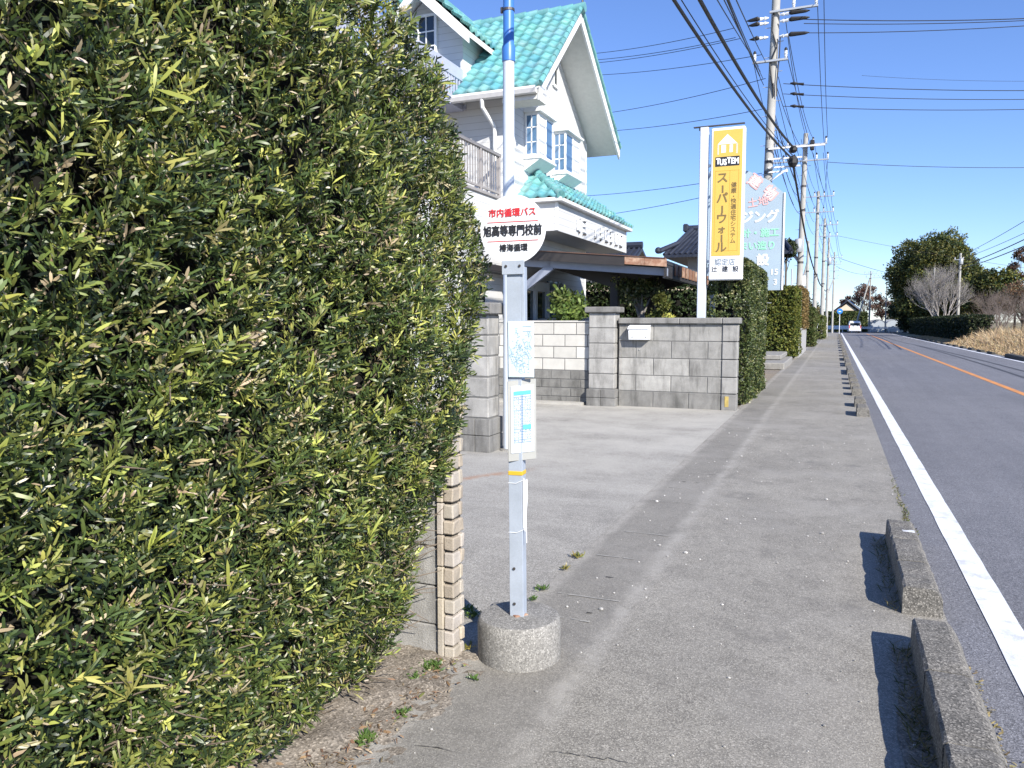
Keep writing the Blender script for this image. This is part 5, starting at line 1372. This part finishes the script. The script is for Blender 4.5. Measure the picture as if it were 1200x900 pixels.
# far end of the road
tree('red_tree', 'taller reddish brown tree beside the house with the blue tarp', 4.5, 146, 9.0, 2.3, 6.2, 900, .28, [(.13, .07, .05), (.16, .085, .055), (.10, .065, .05)], [3, 3, 2], blobs=13, gap=.32, trunk_r=.14)
tree('red_tree', 'shorter reddish brown tree between the far pole and the greenhouse', 7.6, 150, 6.8, 2.0, 4.8, 750, .28, [(.13, .075, .055), (.15, .085, .06), (.10, .07, .055)], [3, 3, 2], blobs=12, gap=.34, trunk_r=.14)
tree('red_tree', 'small reddish tree at the right end of the tarp house', 1.9, 150, 7.2, 1.2, 4.5, 500, .3, [(.17, .08, .06), (.13, .08, .05)], [3, 2], blobs=8, gap=.34, trunk_r=.1)
tree('evergreen_tree', 'green tree behind the greenhouse, left of the largest evergreen', 10.4, 152, 6.0, 2.4, 5.2, 1300, .34, OLIVE, [3, 3, 2, 2], blobs=10, trunk_r=.15)
tree('evergreen_tree', 'dark trees behind the leaning guy pole at the far left roadside', -3.6, 92, 4.4, 2.0, 3.8, 1200, .3, [(.11, .095, .035), (.08, .075, .03)], [3, 2], blobs=9, trunk_r=.12)
for k, (px, Yd, hh) in enumerate(((-30, 260, 8), (-14, 250, 7), (20, 260, 7.5), (34, 255, 8), (50, 240, 9), (64, 250, 8), (-46, 240, 9), (-62, 250, 8))):
    tree('distant_tree', 'distant tree in the row behind everything at the horizon', px, Yd, hh, 6.5, hh-1, 900, .7, DARK+[(.08, .08, .045)], [2, 3, 3, 2, 2], blobs=12, group='distant trees at the horizon', trunk_r=.25)
# garden behind the mailbox wall
tree('garden_tree', 'small pruned garden tree with a pale leaning trunk behind the mailbox wall', -3.62, 16.2, 2.58, .62, .55, 700, .075, GREEN+[(.22, .21, .12)], [3, 3, 3, 1, 1, 2], trunk_h=2.0, blobs=9, trunk_r=.075, bark='bark_pale', lean=-.28, gap=.3)
tree('garden_shrub', 'yellow green rounded garden shrub low behind the mailbox wall', -3.02, 15.0, 1.92, .42, 1.5, 1500, .06, [(.24, .24, .05), (.30, .28, .07), (.17, .18, .04)], [3, 3, 2], blobs=9, trunk_r=.05)
tree('garden_shrub', 'taller yellowish shrub beside the leaning garden trunk', -3.18, 15.6, 2.35, .36, 1.5, 900, .07, [(.17, .18, .045), (.12, .14, .03), (.08, .10, .025)], [3, 3, 2], blobs=9, trunk_r=.05)
box_hedge('clipped_hedge', 'dark shaded hedge at the back of the carport garden', -7.6, -2.0, 21.6, 22.6, 0, 2.72, 4200, .09, .045, DARK, [4, 3, 2, 1], rough=.12, faces='fte')
tree('potted_tree', 'leafy small tree with several stems in front of the glazed house panel', -4.98, 14.62, 2.36, .40, 1.0, 520, .10, [(.075, .12, .03), (.11, .16, .035), (.16, .20, .05)], [3, 4, 2], trunk_h=1.3, blobs=9, trunk_r=.05, bark='bark_pale', gap=.3)
m = MB(); m.box(-5.8, -2.0, 25.0, 25.2, -.02, 2.75, .01); m.box(-5.85, -1.95, 24.95, 25.25, 2.75, 2.82, .01); o = m.build('garden_wall', M['cream']); tag(o, 'cream wall seen through the gap under the carport', 'wall')
p = atY(923, 295, 40)
tree('pine_tree', 'dark rounded cloud pruned pine tip beside the billboard edge', p.x-.05, 40, p.z+.62, .42, 1.05, 420, .16, DARK, [4, 3, 2, 1], blobs=7, trunk_r=.07)
# dry pale grass across the road: uncountable
n = 26000
yy = rng.uniform(34, 92, n); xx = 7.45+np.abs(rng.normal(0, 1, n))*3.6*np.clip((yy-20)/40, .4, 1.6)
inh = (xx > 9.0) & (yy > 66); xx = np.where(inh, 7.45+rng.uniform(0, 1.5, n), xx)
xx = np.where((yy < 66) | ~inh, xx, xx)
ht = np.clip((xx-7.6)*.42, .12, 1.15)*np.where(yy > 66, .35, 1.0)
P = np.stack([xx, yy, np.full(n, -.03)], 1)
a = rng.uniform(0, 2*np.pi, n); D = np.stack([np.cos(a)*.55-.15, np.sin(a)*.55-.1, np.full(n, 1.0)], 1)
gg = leaf_geo(P, D, rng.uniform(.5, 1.25, n)*ht, rng.uniform(.02, .045, n), palette(n, [(.50, .36, .20), (.58, .45, .28), (.40, .29, .17), (.30, .24, .14), (.62, .50, .34)], [4, 4, 3, 2, 2]), .45)
tag(np_mesh('dry_grass', gg[0], gg[1], M['dry'], None, gg[2]), 'pale dry grass bank along the far side of the road', 'dry grass', kind='stuff')
# low bank beneath it
gx, gy = np.meshgrid(np.linspace(7.36, 40, 40), np.linspace(25, 119, 60), indexing='ij')
hz = np.clip((gx-8)*.14, 0, .45)*np.clip(1-(gy-62)/6, 0.1, 1)+.03*np.sin(gx*2.1+gy)*np.sin(gy*1.3)-.02
i = np.arange(gx.size).reshape(gx.shape); q = np.stack([i[:-1, :-1], i[1:, :-1], i[1:, 1:], i[:-1, 1:]], -1).reshape(-1, 4)
M['bank'] = mat('dry grass bank', (.30, .235, .13), .95, .35, 1.2, bump=.8, bscale=14, fine=.25, fscale=30)
struct(np_mesh('bank', np.stack([gx, gy, hz], -1).reshape(-1, 3), [q], M['bank'], smooth=True))

# ================================================================== LEFT ROADSIDE BITS
t = thing('fence_wall', 'grey rendered fence wall below the brown topped hedge', 'wall', (-1.5, 41.5, 0))
m = MB(); m.box(-1.62, -1.44, 36.4, 45.4, -.02, 1.24, .01); m.build('wall', M['wall_grey'], t)
m = MB(); m.box(-1.66, -1.40, 36.36, 45.44, 1.243, 1.30, .008); m.build('coping', M['wall_grey'], t)
m = MB()
for k in range(14): m.tube([(-1.47, 37.7+.03*k, 1.30), (-1.46, 37.75+.04*k, 3.0-.05*(k % 3))], .012, 5)
tag(m.build('bare_shrub', M['bark_pale']), 'pale bare vertical stems at the near end of the fence wall', 'shrub')
m = MB(); m.box(-2.72, -2.58, 31.0, 31.14, -.02, 1.62, .012); tag(m.build('gate_post', M['white_pole']), 'pale blue white metal post beside the low stone step', 'post')
m = MB(); m.box(-2.9, -1.52, 27.2, 32.5, -.02, .22, .03); m.box(-2.9, -1.75, 29.2, 33.0, .225, .40, .03); tag(m.build('stone_step', M['stone']), 'low stone step at the house entry by the pavement', 'step')
m = MB(); m.box(-2.34, -2.22, 15.85, 15.97, 0, 2.15, .01); tag(m.build('gate_post', M['white_pole']), 'short pale post half hidden in the hedge behind the mailbox wall', 'post')
m = MB(); m.box(-1.45, -1.2, 62.0, 62.3, 0, 1.35, .02); m.box(-1.5, -1.15, 61.95, 62.35, 1.35, 1.45, .01); tag(m.build('gate_post', M['white_trim']), 'white topped gate post past the square cut hedge', 'post')

def tiled_house(label, x0, x1, y0, y1, ze, zr, wallm, roofm, ridge='x', over=.6, name='house'):
    t = thing(name, label, 'house', ((x0+x1)/2, (y0+y1)/2, 0))
    m = MB(); ym = (y0+y1)/2; xm_ = (x0+x1)/2
    if ridge == 'x':
        m.prism([(x0, y0, -.03), (x0, y1, -.03), (x0, y1, ze), (x0, ym, zr-.25), (x0, y0, ze)], (x1-x0, 0, 0))
    else:
        m.prism([(x0, y0, -.03), (x1, y0, -.03), (x1, y0, ze), (xm_, y0, zr-.25), (x0, y0, ze)], (0, y1-y0, 0))
    m.build('wall', wallm, t)
    m = MB()
    if ridge == 'x':
        sl = (zr-ze)/(ym-y0); a = ze-over*sl
        m.prism([(x0-over, y0-over, a), (x0-over, ym, zr), (x0-over, y1+over, a), (x0-over, y1+over, a-.15), (x0-over, ym, zr-.18), (x0-over, y0-over, a-.15)], (x1-x0+2*over, 0, 0))
        xx = x0-over
        while xx < x1+over:
            for (yo, zo) in ((y0-over, a), (y1+over, a)): m.tube([(xx, yo, zo+.03), (xx, ym, zr+.03)], .07, 6)
            xx += .3
        m.tube([(x0-over, ym, zr+.16), (x1+over, ym, zr+.16)], .2, 8)
    else:
        sl = (zr-ze)/(xm_-x0); a = ze-over*sl
        m.prism([(x0-over, y0-over, a), (xm_, y0-over, zr), (x1+over, y0-over, a), (x1+over, y0-over, a-.15), (xm_, y0-over, zr-.18), (x0-over, y0-over, a-.15)], (0, y1-y0+2*over, 0))
        yy = y0-over
        while yy < y1+over:
            for (xo, zo) in ((x0-over, a), (x1+over, a)): m.tube([(xo, yy, zo+.03), (xm_, yy, zr+.03)], .07, 6)
            yy += .3
        m.tube([(xm_, y0-over, zr+.16), (xm_, y1+over, zr+.16)], .2, 8)
    m.build('roof', roofm, t)
    m = MB(); 
    for fx in (.25, .65): m.box(x0+(x1-x0)*fx, x0+(x1-x0)*(fx+.14), y0-.05, y0-.004, .9, 2.1, .01)
    m.build('window', M['glass'], t)
    return t
# dark tiled hip-and-gable roof behind the yellow sign
t = thing('tiled_house', 'house with dark blue grey Japanese tiled roof behind the yellow sign', 'house', (-5.5, 41, 0))
m = MB(); m.box(-6.9, -2.6, 39.2, 44.0, -.03, 4.85); m.build('wall', M['wall_grey'], t)
def kroof(m, pts, nrib, r=.075):
    a, b_, c_, d_ = [Vector(p) for p in pts]     # eave left, eave right, top right, top left
    m.prism([a, b_, c_, d_], (0, 0, -.12))
    for k in range(nrib+1):
        f = k/nrib; m.tube([a.lerp(b_, f)+Vector((0, 0, .03)), d_.lerp(c_, f)+Vector((0, 0, .03))], r, 6)
m = MB()
kroof(m, [(-7.85, 38.0, 4.85), (-2.0, 38.0, 4.85), (-2.9, 40.3, 6.2), (-6.95, 40.3, 6.2)], 22)
kroof(m, [(-7.85, 45.0, 4.85), (-7.85, 38.0, 4.85), (-6.95, 40.3, 5.65), (-6.95, 43.0, 5.65)], 24)
kroof(m, [(-2.0, 38.0, 4.95), (-2.0, 45.0, 4.95), (-2.9, 43.0, 6.2), (-2.9, 40.3, 6.2)], 24)
m.tube([(-7.2, 40.4, 6.35), (-2.8, 40.4, 6.35)], .18, 8); m.tube([(-6.9, 40.2, 6.3), (-7.35, 38.9, 5.5), (-8.05, 37.9, 5.05)], [.12, .12, .14], 8); m.box(-7.35, -7.1, 40.2, 40.6, 6.2, 6.6, .05)
m.sphere((-8.1, 37.85, 5.08), .17, 8)
m.build('roof', M['kawara'], t)
tiled_house('house with a dark roof corner just showing past the white canopy box', -14.2, -10.75, 40.5, 46, 4.6, 5.75, M['cream'], M['kawara'])
tiled_house('brown boarded house with a blue tarp on its roof at the far road end', -.4, 3.9, 140.5, 148, 3.3, 5.1, M['wood'], M['kawara'], ridge='y', over=.9)
t = [o for o in COL.objects if o.get('label', '').startswith('brown boarded')][0]
m = MB(); m.prism([(1.95, 141, 5.16), (4.0, 141, 3.50), (4.0, 144.5, 3.50), (1.95, 144.5, 5.16)], (0, 0, .06)); o = m.build('blue_tarp', M['tarp']); tag(o, 'blue tarp spread over the roof of the brown house', 'tarp')
m = MB(); m.prism([(.2, 139.9, 3.45), (1.75, 139.9, 4.6), (3.3, 139.9, 3.45)], (0, .1, 0)); m.build('gable_panel', M['cream'], t)
tiled_house('low dark roofed house far along the left pavement', -9.0, -3.0, 78, 84, 2.7, 4.2, M['cream'], M['kawara'])
# greenhouse hoops beyond the guard rail
for k, (gx_, lb) in enumerate(((6.3, 'left white film greenhouse tunnel beyond the guard rail'), (8.6, 'right white film greenhouse tunnel beyond the guard rail'))):
    t = thing('greenhouse', lb, 'greenhouse', (gx_, 140, 0)); m = MB(); ps = []
    for a in np.linspace(0, math.pi, 13): ps.append((gx_+1.2*math.cos(a), 134.5, .8+1.15*math.sin(a)))
    ps = [(gx_+1.2, 134.5, 0)]+ps+[(gx_-1.2, 134.5, 0)]
    m.prism(ps, (0, 14, 0)); m.build('film', M['vinyl'], t, smooth=True)
    m = MB()
    for yy in np.arange(134.45, 148.6, 2.0): m.tube([(p[0]+(p[0]-gx_)*.012, yy, p[2]+.01) for p in ps], .035, 5)
    m.build('hoops', M['pole_steel'], t)
# guard rail
t = thing('guard_rail', 'white guard rail across the far end of the road', 'guard rail', (3.5, 128.6, 0))
m = MB()
for zz in (.52, .70): m.box(-1.6, 11.5, 128.55, 128.63, zz, zz+.13, .02)
m.box(-1.6, 3.2, 128.5, 128.6, .42, 1.0, .03)
m.build('rail', M['white'], t)
for k in range(11): m = MB(); m.box(-1.5+1.28*k, -1.4+1.28*k, 128.64, 128.74, -.05, .85, .01); m.build('post', M['white'], t)
# white car driving away
car('white_car', 'small white car driving away at the far end of the road', 2.55, 122, 0.06, L=3.4, W=1.6, H=1.72)
# blue round road sign
t = thing('road_sign', 'round blue road sign on a white post at the far pavement', 'sign', (.55, 112, 0))
m = MB(); m.cyl((.55, 112, 0), (.55, 112, 2.7), .04, n=8); m.build('post', M['white'], t)
m = MB(); m.cyl((.55, 111.95, 3.0), (.55, 111.92, 3.0), .36, n=24); dsc = m.build('sign_face', M['signblue'], t)
m = MB(); m.box(.40, .70, 111.905, 111.915, 2.9, 3.0, .002); m.build('white_mark', M['white'], dsc)
t = thing('field_shed', 'pale low shed right of the greenhouses by the dark hedge', 'shed', (9.7, 131, 0))
m = MB(); m.box(9.0, 10.6, 130, 133, 0, 1.7, .02); m.build('wall', M['white_trim'], t); m = MB(); m.prism([(8.8, 129.8, 1.70), (10.8, 129.8, 1.70), (9.8, 129.8, 2.2)], (0, 3.4, 0)); m.build('roof', M['vinyl'], t)

# ================================================================== UTILITY POLES
def upole(label, x, y, h, r, arms=(), r_top=None, material='pole_conc', bands=(), transformer=None, steps=True, boxz=None, lean=0):
    t = thing('utility_pole', label, 'utility pole', (x, y, 0))
    m = MB(); m.tube([(x, y, -.05), (x+lean, y, h)], [r, r_top or r*.66], 16); sh = m.build('shaft', M[material], t, smooth=True)
    if steps:
        m = MB(); z = 2.2; s_ = 1
        while z < h-.6: m.cyl((x+lean*z/h, y, z), (x+lean*z/h+s_*(r+.13), y, z), .012, n=5); z += .45; s_ = -s_
        m.build('step_bolts', M['pole_steel'], sh)
    for zb_ in bands:
        m = MB(); rr = r+(r*.66-r)*zb_/h+.012; m.tube([(x+lean*zb_/h, y, zb_-.05), (x+lean*zb_/h, y, zb_+.05)], rr, 14); m.build('band', M['steel_dark'], sh)
    for (z, a, b_) in arms:
        m = MB(); m.box(x+a, x+b_, y-r-.08, y-r+.0, z-.032, z+.032, .006); arm = m.build('crossarm', M['pole_steel'], t)
        k = max(2, int(round((b_-a)/.6))+1)
        for q_ in range(k):
            xx = x+a+.06+(b_-a-.12)*q_/(k-1)
            if abs(xx-x) < r+.05: continue
            m = MB(); m.tube([(xx, y-r-.04, z+.045), (xx, y-r-.04, z+.10), (xx, y-r-.04, z+.12), (xx, y-r-.04, z+.17), (xx, y-r-.04, z+.19), (xx, y-r-.04, z+.25)], [.025, .05, .035, .06, .04, .05], 8); ins = m.build('insulator', M['insul'], arm)
            m = MB(); m.tube([(xx, y-r-.04, z+.25), (xx, y-r-.04, z+.31), (xx, y-r-.04, z+.36)], [.045, .05, .015], 8); m.build('insulator_cap', M['wire'], ins)
    if transformer:
        zt, dx = transformer; m = MB(); m.lathe((x+dx, y-.1, zt), [(.18, 0), (.21, .05), (.21, .6), (.18, .66), (.08, .70)], 18); m.build('transformer', M['pole_steel'], t, smooth=True)
        m = MB(); m.box(x, x+dx, y-.13, y-.05, zt+.1, zt+.18); m.build('transformer_bracket', M['pole_steel'], t)
    if boxz: m = MB(); m.box(x-.75, x-.12, y-.25, y+.15, boxz, boxz+.85, .03); m.build('equipment_box', M['white_trim'], t)
    return t
P1 = (-2.22, 26.0)
p1 = upole('nearest tall concrete utility pole, rising behind the billboard out of the top of the photo', P1[0]+.0, P1[1], 13.6, .15, arms=((11.15, .05, 1.45), (9.68, -.42, .62)), r_top=.12, bands=(6.30, 6.62, 7.0, 7.35, 10.3, 10.9), lean=.26)
m = MB()    # strain insulators with black covers
PX = -2.03
for (z, sgn, d) in ((11.0, -1, .55), (10.85, -1, .5), (10.42, -1, .45), (11.05, 1, .75), (10.85, 1, .75), (10.40, 1, .75)):
    m = MB(); x0 = PX+sgn*.16
    m.tube([(x0, 25.85, z), (x0+sgn*.12, 25.85, z), (x0+sgn*.14, 25.85, z), (x0+sgn*.26, 25.85, z)], [.02, .06, .035, .06], 8); ins = m.build('strain_insulator', M['insul'], p1)
    m = MB(); m.tube([(x0+sgn*.27, 25.85, z), (x0+sgn*.34, 25.85, z+.02), (x0+sgn*(d), 25.85, z), (x0+sgn*(d+.12), 25.85, z)], [.04, .075, .05, .012], 8); m.build('black_cover', M['wire'], ins)
for (z, x1_) in ((7.0, 1.6), (6.68, .95), (6.42, .9), (6.28, .55)):
    m = MB(); m.box(-2.1, -2.15+x1_+.1, 25.8, 25.85, z-.025, z+.025, .004); m.build('side_arm', M['white_trim'], p1)
m = MB(); m.beam((-2.1, 25.8, 5.95), (-1.5, 25.8, 6.35), .04, .04); m.build('arm_brace', M['white_trim'], p1)
m = MB(); m.sphere((-1.36, 25.78, 6.55), .16, 8, (1, 1, 1.2)); m.sphere((-1.36, 25.78, 6.92), .13, 8, (1, 1, .9)); m.build('cable_clamp', M['wire'], p1)
m = MB(); m.tube([(PX-.02, 25.86, 11.2), (PX-.05, 25.84, 10.6), (PX+.10, 25.84, 10.1), (PX-.10, 25.84, 9.6), (PX+.05, 25.84, 8.6), (PX+.02, 25.82, 9.0)], .022, 6); m.tube([(PX+.19, 25.85, 10.4), (PX+.18, 25.85, 9.8), (PX+.12, 25.85, 9.0), (PX+.14, 25.85, 8.6)], .02, 6); m.build('lead_cable', M['wire'], p1)
p2 = upole('second utility pole, with two crossarms and a black box near its top', -1.78, 42, 11.0, .17, arms=((10.40, -1.35, 1.15), (9.62, -1.45, 1.25)), transformer=(5.1, -.05), bands=(4.6, 7.2, 8.4), lean=.14)
m = MB(); m.box(-1.42, -1.22, 41.6, 41.85, 10.1, 10.6, .04); m.build('black_box', M['wire'], p2)
upole('third utility pole along the left pavement', -1.42, 60, 10.9, .16, arms=((10.5, -.9, 1.1), (9.4, -.9, 1.1)), bands=(5, 6.2), lean=.03)
upole('utility pole carrying a grey white equipment box, at the left of the pole cluster', -2.15, 66, 8.0, .15, arms=(), boxz=4.4, bands=(5.6,))
upole('thicker grey utility pole in the middle of the pole cluster', -1.12, 75, 10.8, .17, arms=((10.2, -.8, 1.1), (9.2, -.8, 1.1)), bands=(5, 7))
upole('slim utility pole with a round sensor, right of the pole cluster', -.85, 88, 10.4, .15, arms=((8.0, -.5, .5),), transformer=(7.6, .1))
upole('far utility pole with insulator arms near the blue road sign', -.35, 116, 11.2, .14, arms=((10.4, -1.0, 1.0), (9.5, -.9, .9), (8.6, -.7, .7), (7.6, -.6, .6)), steps=False)
upole('far utility pole right of the white car, beside a leaning guy pole', 4.85, 131, 9.4, .14, arms=((8.9, -.9, .9), (8.3, -.7, 1.1)), steps=False)
upole('plain slim pole left of the largest evergreen tree', 7.1, 131, 7.6, .10, steps=False)
upole('white utility pole across the road standing behind the dark hedge', 12.15, 95, 8.9, .17, arms=((8.2, -.6, .3),), transformer=(7.7, .05), bands=(7.2,), steps=False)
upole('slimmer pale pole across the road in front of the bare tree', 9.75, 95, 7.4, .10, steps=False)
def leanpole(lb, p0, p1_, r):
    m = MB(); m.tube([p0, p1_], [r, r*.8], 8); tag(m.build('guy_pole', M['pole_conc']), lb, 'guy pole')
leanpole('leaning guy pole beside the far pole right of the car', (2.7, 130, 0), (4.75, 131, 8.3), .13)
leanpole('leaning guy pole left of the pole cluster', (-3.5, 66, 0), (-2.2, 66, 6.2), .10)
leanpole('thin dark leaning stay behind the pole cluster', (-1.0, 90, 4.0), (-.4, 115, 7.4), .09)
for (px, pt, pb, Yd, lb) in ((911, 313, 360, 38, 'thin dark pole nearest the second utility pole'), (928, 315, 370, 37, 'thin dark upright just left of the second utility pole')):
    a = atY(px, pt, Yd); m = MB(); m.tube([(a.x, Yd, -.02), (a.x, Yd, a.z)], .035, 6); tag(m.build('thin_pole', M['pole_steel']), lb, 'pole')

# ================================================================== CABLES
G1 = 'overhead cables strung along the left side of the road'
G2 = 'service cables from the nearest pole to the houses on the left'
G3 = 'cables crossing high above the road'
def cable(p0, p1_, sag, r, label, group, n=26):
    p0, p1_ = Vector(p0), Vector(p1_); pts = []
    for k in range(n+1):
        f = k/n; p = p0.lerp(p1_, f); p.z -= sag*4*f*(1-f); pts.append(p)
    m = MB(); m.tube(pts, r, 6); return tag(m.build('cable', M['wire'], smooth=True), label, 'cable', group)
cable((-3.30, -9, 7.5), (-1.36, 25.78, 6.62), 1.00, .028, 'lower of two thick black cables slanting past the nearest pole', G1, 50)
cable((-2.85, -9, 7.6), (-1.36, 25.78, 6.98), 1.00, .034, 'upper of two thick black cables slanting past the nearest pole', G1, 50)
cable((-3.25, -9, 7.62), (-1.36, 25.78, 6.74), 1.00, .009, 'thin support wire running along the lower thick cable', G1, 50)
cable((-1.36, 25.78, 6.5), (-1.3, 60, 4.9), 0.6, .035, 'thick black cable bundle descending from the nearest pole to the pole cluster', G1)
cable((-1.3, 60, 4.9), (-1.1, 75, 4.8), .25, .045, 'thick black cable sagging between the poles of the cluster', G1)
cable((-1.1, 75, 4.8), (-.85, 88, 5.0), .3, .04, 'farthest stretch of thick black cable in the pole cluster', G1)
L1 = 'thin black power wire overhead along the left side of the road'
for (xa, za_) in ((-2.62, 9.74), (-2.5, 9.5), (-2.42, 9.3), (-2.3, 9.0)): cable((xa-.25, -9, za_+.3), (xa, 25.9, za_), .75, .011, L1, G1, 40)
for (a, b_) in (((-.62, 25.8, 11.42), (-.62, 41.8, 10.7)), ((-.80, 25.8, 11.35), (-.72, 41.8, 9.95)), ((-1.7, 25.8, 10.9), (-1.6, 41.8, 10.75)), ((-1.6, 25.9, 10.4), (-1.3, 41.8, 10.7)),
               ((-2.0, 25.9, 9.2), (-1.5, 41.8, 9.95)), ((-2.1, 25.9, 8.7), (-2.2, 41.8, 9.95)), ((-2.1, 25.9, 8.4), (-2.9, 41.8, 9.9)), ((-2.1, 25.9, 8.1), (-2.9, 41.8, 9.3)), ((-1.9, 25.9, 7.6), (-1.9, 41.8, 7.9)), ((-1.9, 25.9, 7.2), (-1.8, 41.8, 7.0)),
               ((-2.62, 25.9, 9.74), (-3.0, 41.8, 10.7)), ((-.62, 25.8, 11.42), (-1.0, -9, 12.2))):
    cable(a, b_, .45, .011, L1, G1)
for dx in (-1.0, -.1, .5, .95):
    for (z2, z3) in ((10.7, 10.8), (9.95, 9.7)):
        cable((-1.75+dx, 41.8, z2), (-1.42+dx*.9, 59.8, z3), .45, .011, L1, G1)
        cable((-1.42+dx*.9, 59.8, z3), (-1.12+dx*.9, 74.8, z3-.3), .35, .013, L1, G1, 14)
for dx in (-.7, .1, .9):
    cable((-1.12+dx, 74.8, 10.5), (-.35+dx, 115.9, 10.7), .7, .014, L1, G1, 16); cable((-1.12+dx, 74.8, 9.5), (-.35+dx, 115.9, 9.8), .7, .014, L1, G1, 16)
cable(atY(970, 188, 41.7), (-1.1, 60, 8.4), .2, .011, L1, G1); 
L2 = 'thin black service wire from the nearest pole towards the houses on the left'
for (a, b_) in (((860, 33), (620, 66)), ((862, 44), (620, 72)), ((868, 45), (615, 77)), ((893, 64), (620, 88)), ((897, 92), (630, 140)), ((893, 128), (630, 155)), ((893, 203), (600, 231)), ((893, 215), (600, 262))):
    p0, p1_ = atY(*a, 26), atY(*b_, 34); cable(p0, p1_, .25, .010, L2, G2)
L3 = 'black power wire crossing above the road to the right of the nearest pole'
for (a, b_, r) in (((940, 22.5), (1330, 15), .013), ((942, 27.5), (1330, 16), .011), ((938, 38.5), (1330, 20), .011), ((918, 98), (1330, 104), .011), ((918, 110), (1330, 113.5), .010), ((918, 124.5), (1330, 124), .010)):
    cable(atY(*a, 25.85), atY(*b_, 29), .12, r, L3, G3)
cable(atY(970, 190, 41.8), atY(1330, 193, 46), .2, .013, 'lowest black wire crossing above the road from the second pole', G3)
cable(atY(980, 276, 75), atY(1330, 330, 75), .3, .012, 'faint distant wire crossing the road beyond the second pole', G3)
for (a, b_) in (((1010, 88.5), (1330, 92)),): cable(atY(*a, 44), atY(*b_, 48), .2, .007, 'faint thin wire crossing high above the road', G3)
for k, (px, pe) in enumerate((((846, 0), (889, 78)), ((853, 0), (891, 84)), ((858, 0), (894, 92)), ((867, 0), (897, 72)))):
    q0 = atY(*pe, 25.8); q1 = atY(*px, 13); cable(q0, q1+(q1-q0)*1.4, .12, .010, L1, G1, 12)
for (a, b_, r) in (((903, 120), (932, 214), .010), ((905, 128), (936, 222), .010), ((908, 100), (942, 232), .010), ((912, 90), (952, 236), .010), ((921, 60), (966, 226), .011), ((900, 150), (930, 240), .010)):
    cable(atY(*a, 25.95), atY(*b_, 41.7), .15, r, L1, G1, 12)
m = MB()
for yk in (97.5, 109.5, 124): 
    q0 = atY(926, yk, 25.85); q1 = atY(942, yk+1.2, 25.9); m.tube([q0, q0.lerp(q1, .2), q1], [.02, .05, .03], 6)
    m2 = MB(); m2.tube([q0, q0.lerp(q1, .3), q0.lerp(q1, .5), q1], [.02, .055, .03, .045], 6); m2.build('cable_sleeve', M['wire'], p1)
G4 = 'cables along the right side of the road'
for k, (px, py, z, r) in enumerate(((1200, 258, 8.6, .02), (1200, 272, 8.3, .018), (1200, 279.5, 7.6, .035), (1200, 287, 7.3, .035))):
    q0 = Vector((12.15+.1*k, 95, z)); q1 = atY(px, py, 62); e = q1+(q1-q0)*.6; e.z += .25
    cable(q0, e, .25, r, ('thin' if r < .03 else 'thick')+' dark cable rising rightward from the white pole across the road, '+('highest', 'second highest', 'third highest', 'lowest')[k]+' of four', G4)
cable((12.1, 95, 7.4), (9.8, 95, 7.0), .15, .03, 'short dark cable between the two pale poles across the road', G4, 10)
cable(atY(985, 303, 116), atY(1130, 332, 150), .8, .025, 'faint wire from the far pole to the evergreen tree', G3); cable(atY(980, 312, 116), (4.85, 131, 8.9), .4, .02, 'faint wire between the two far poles', G3)
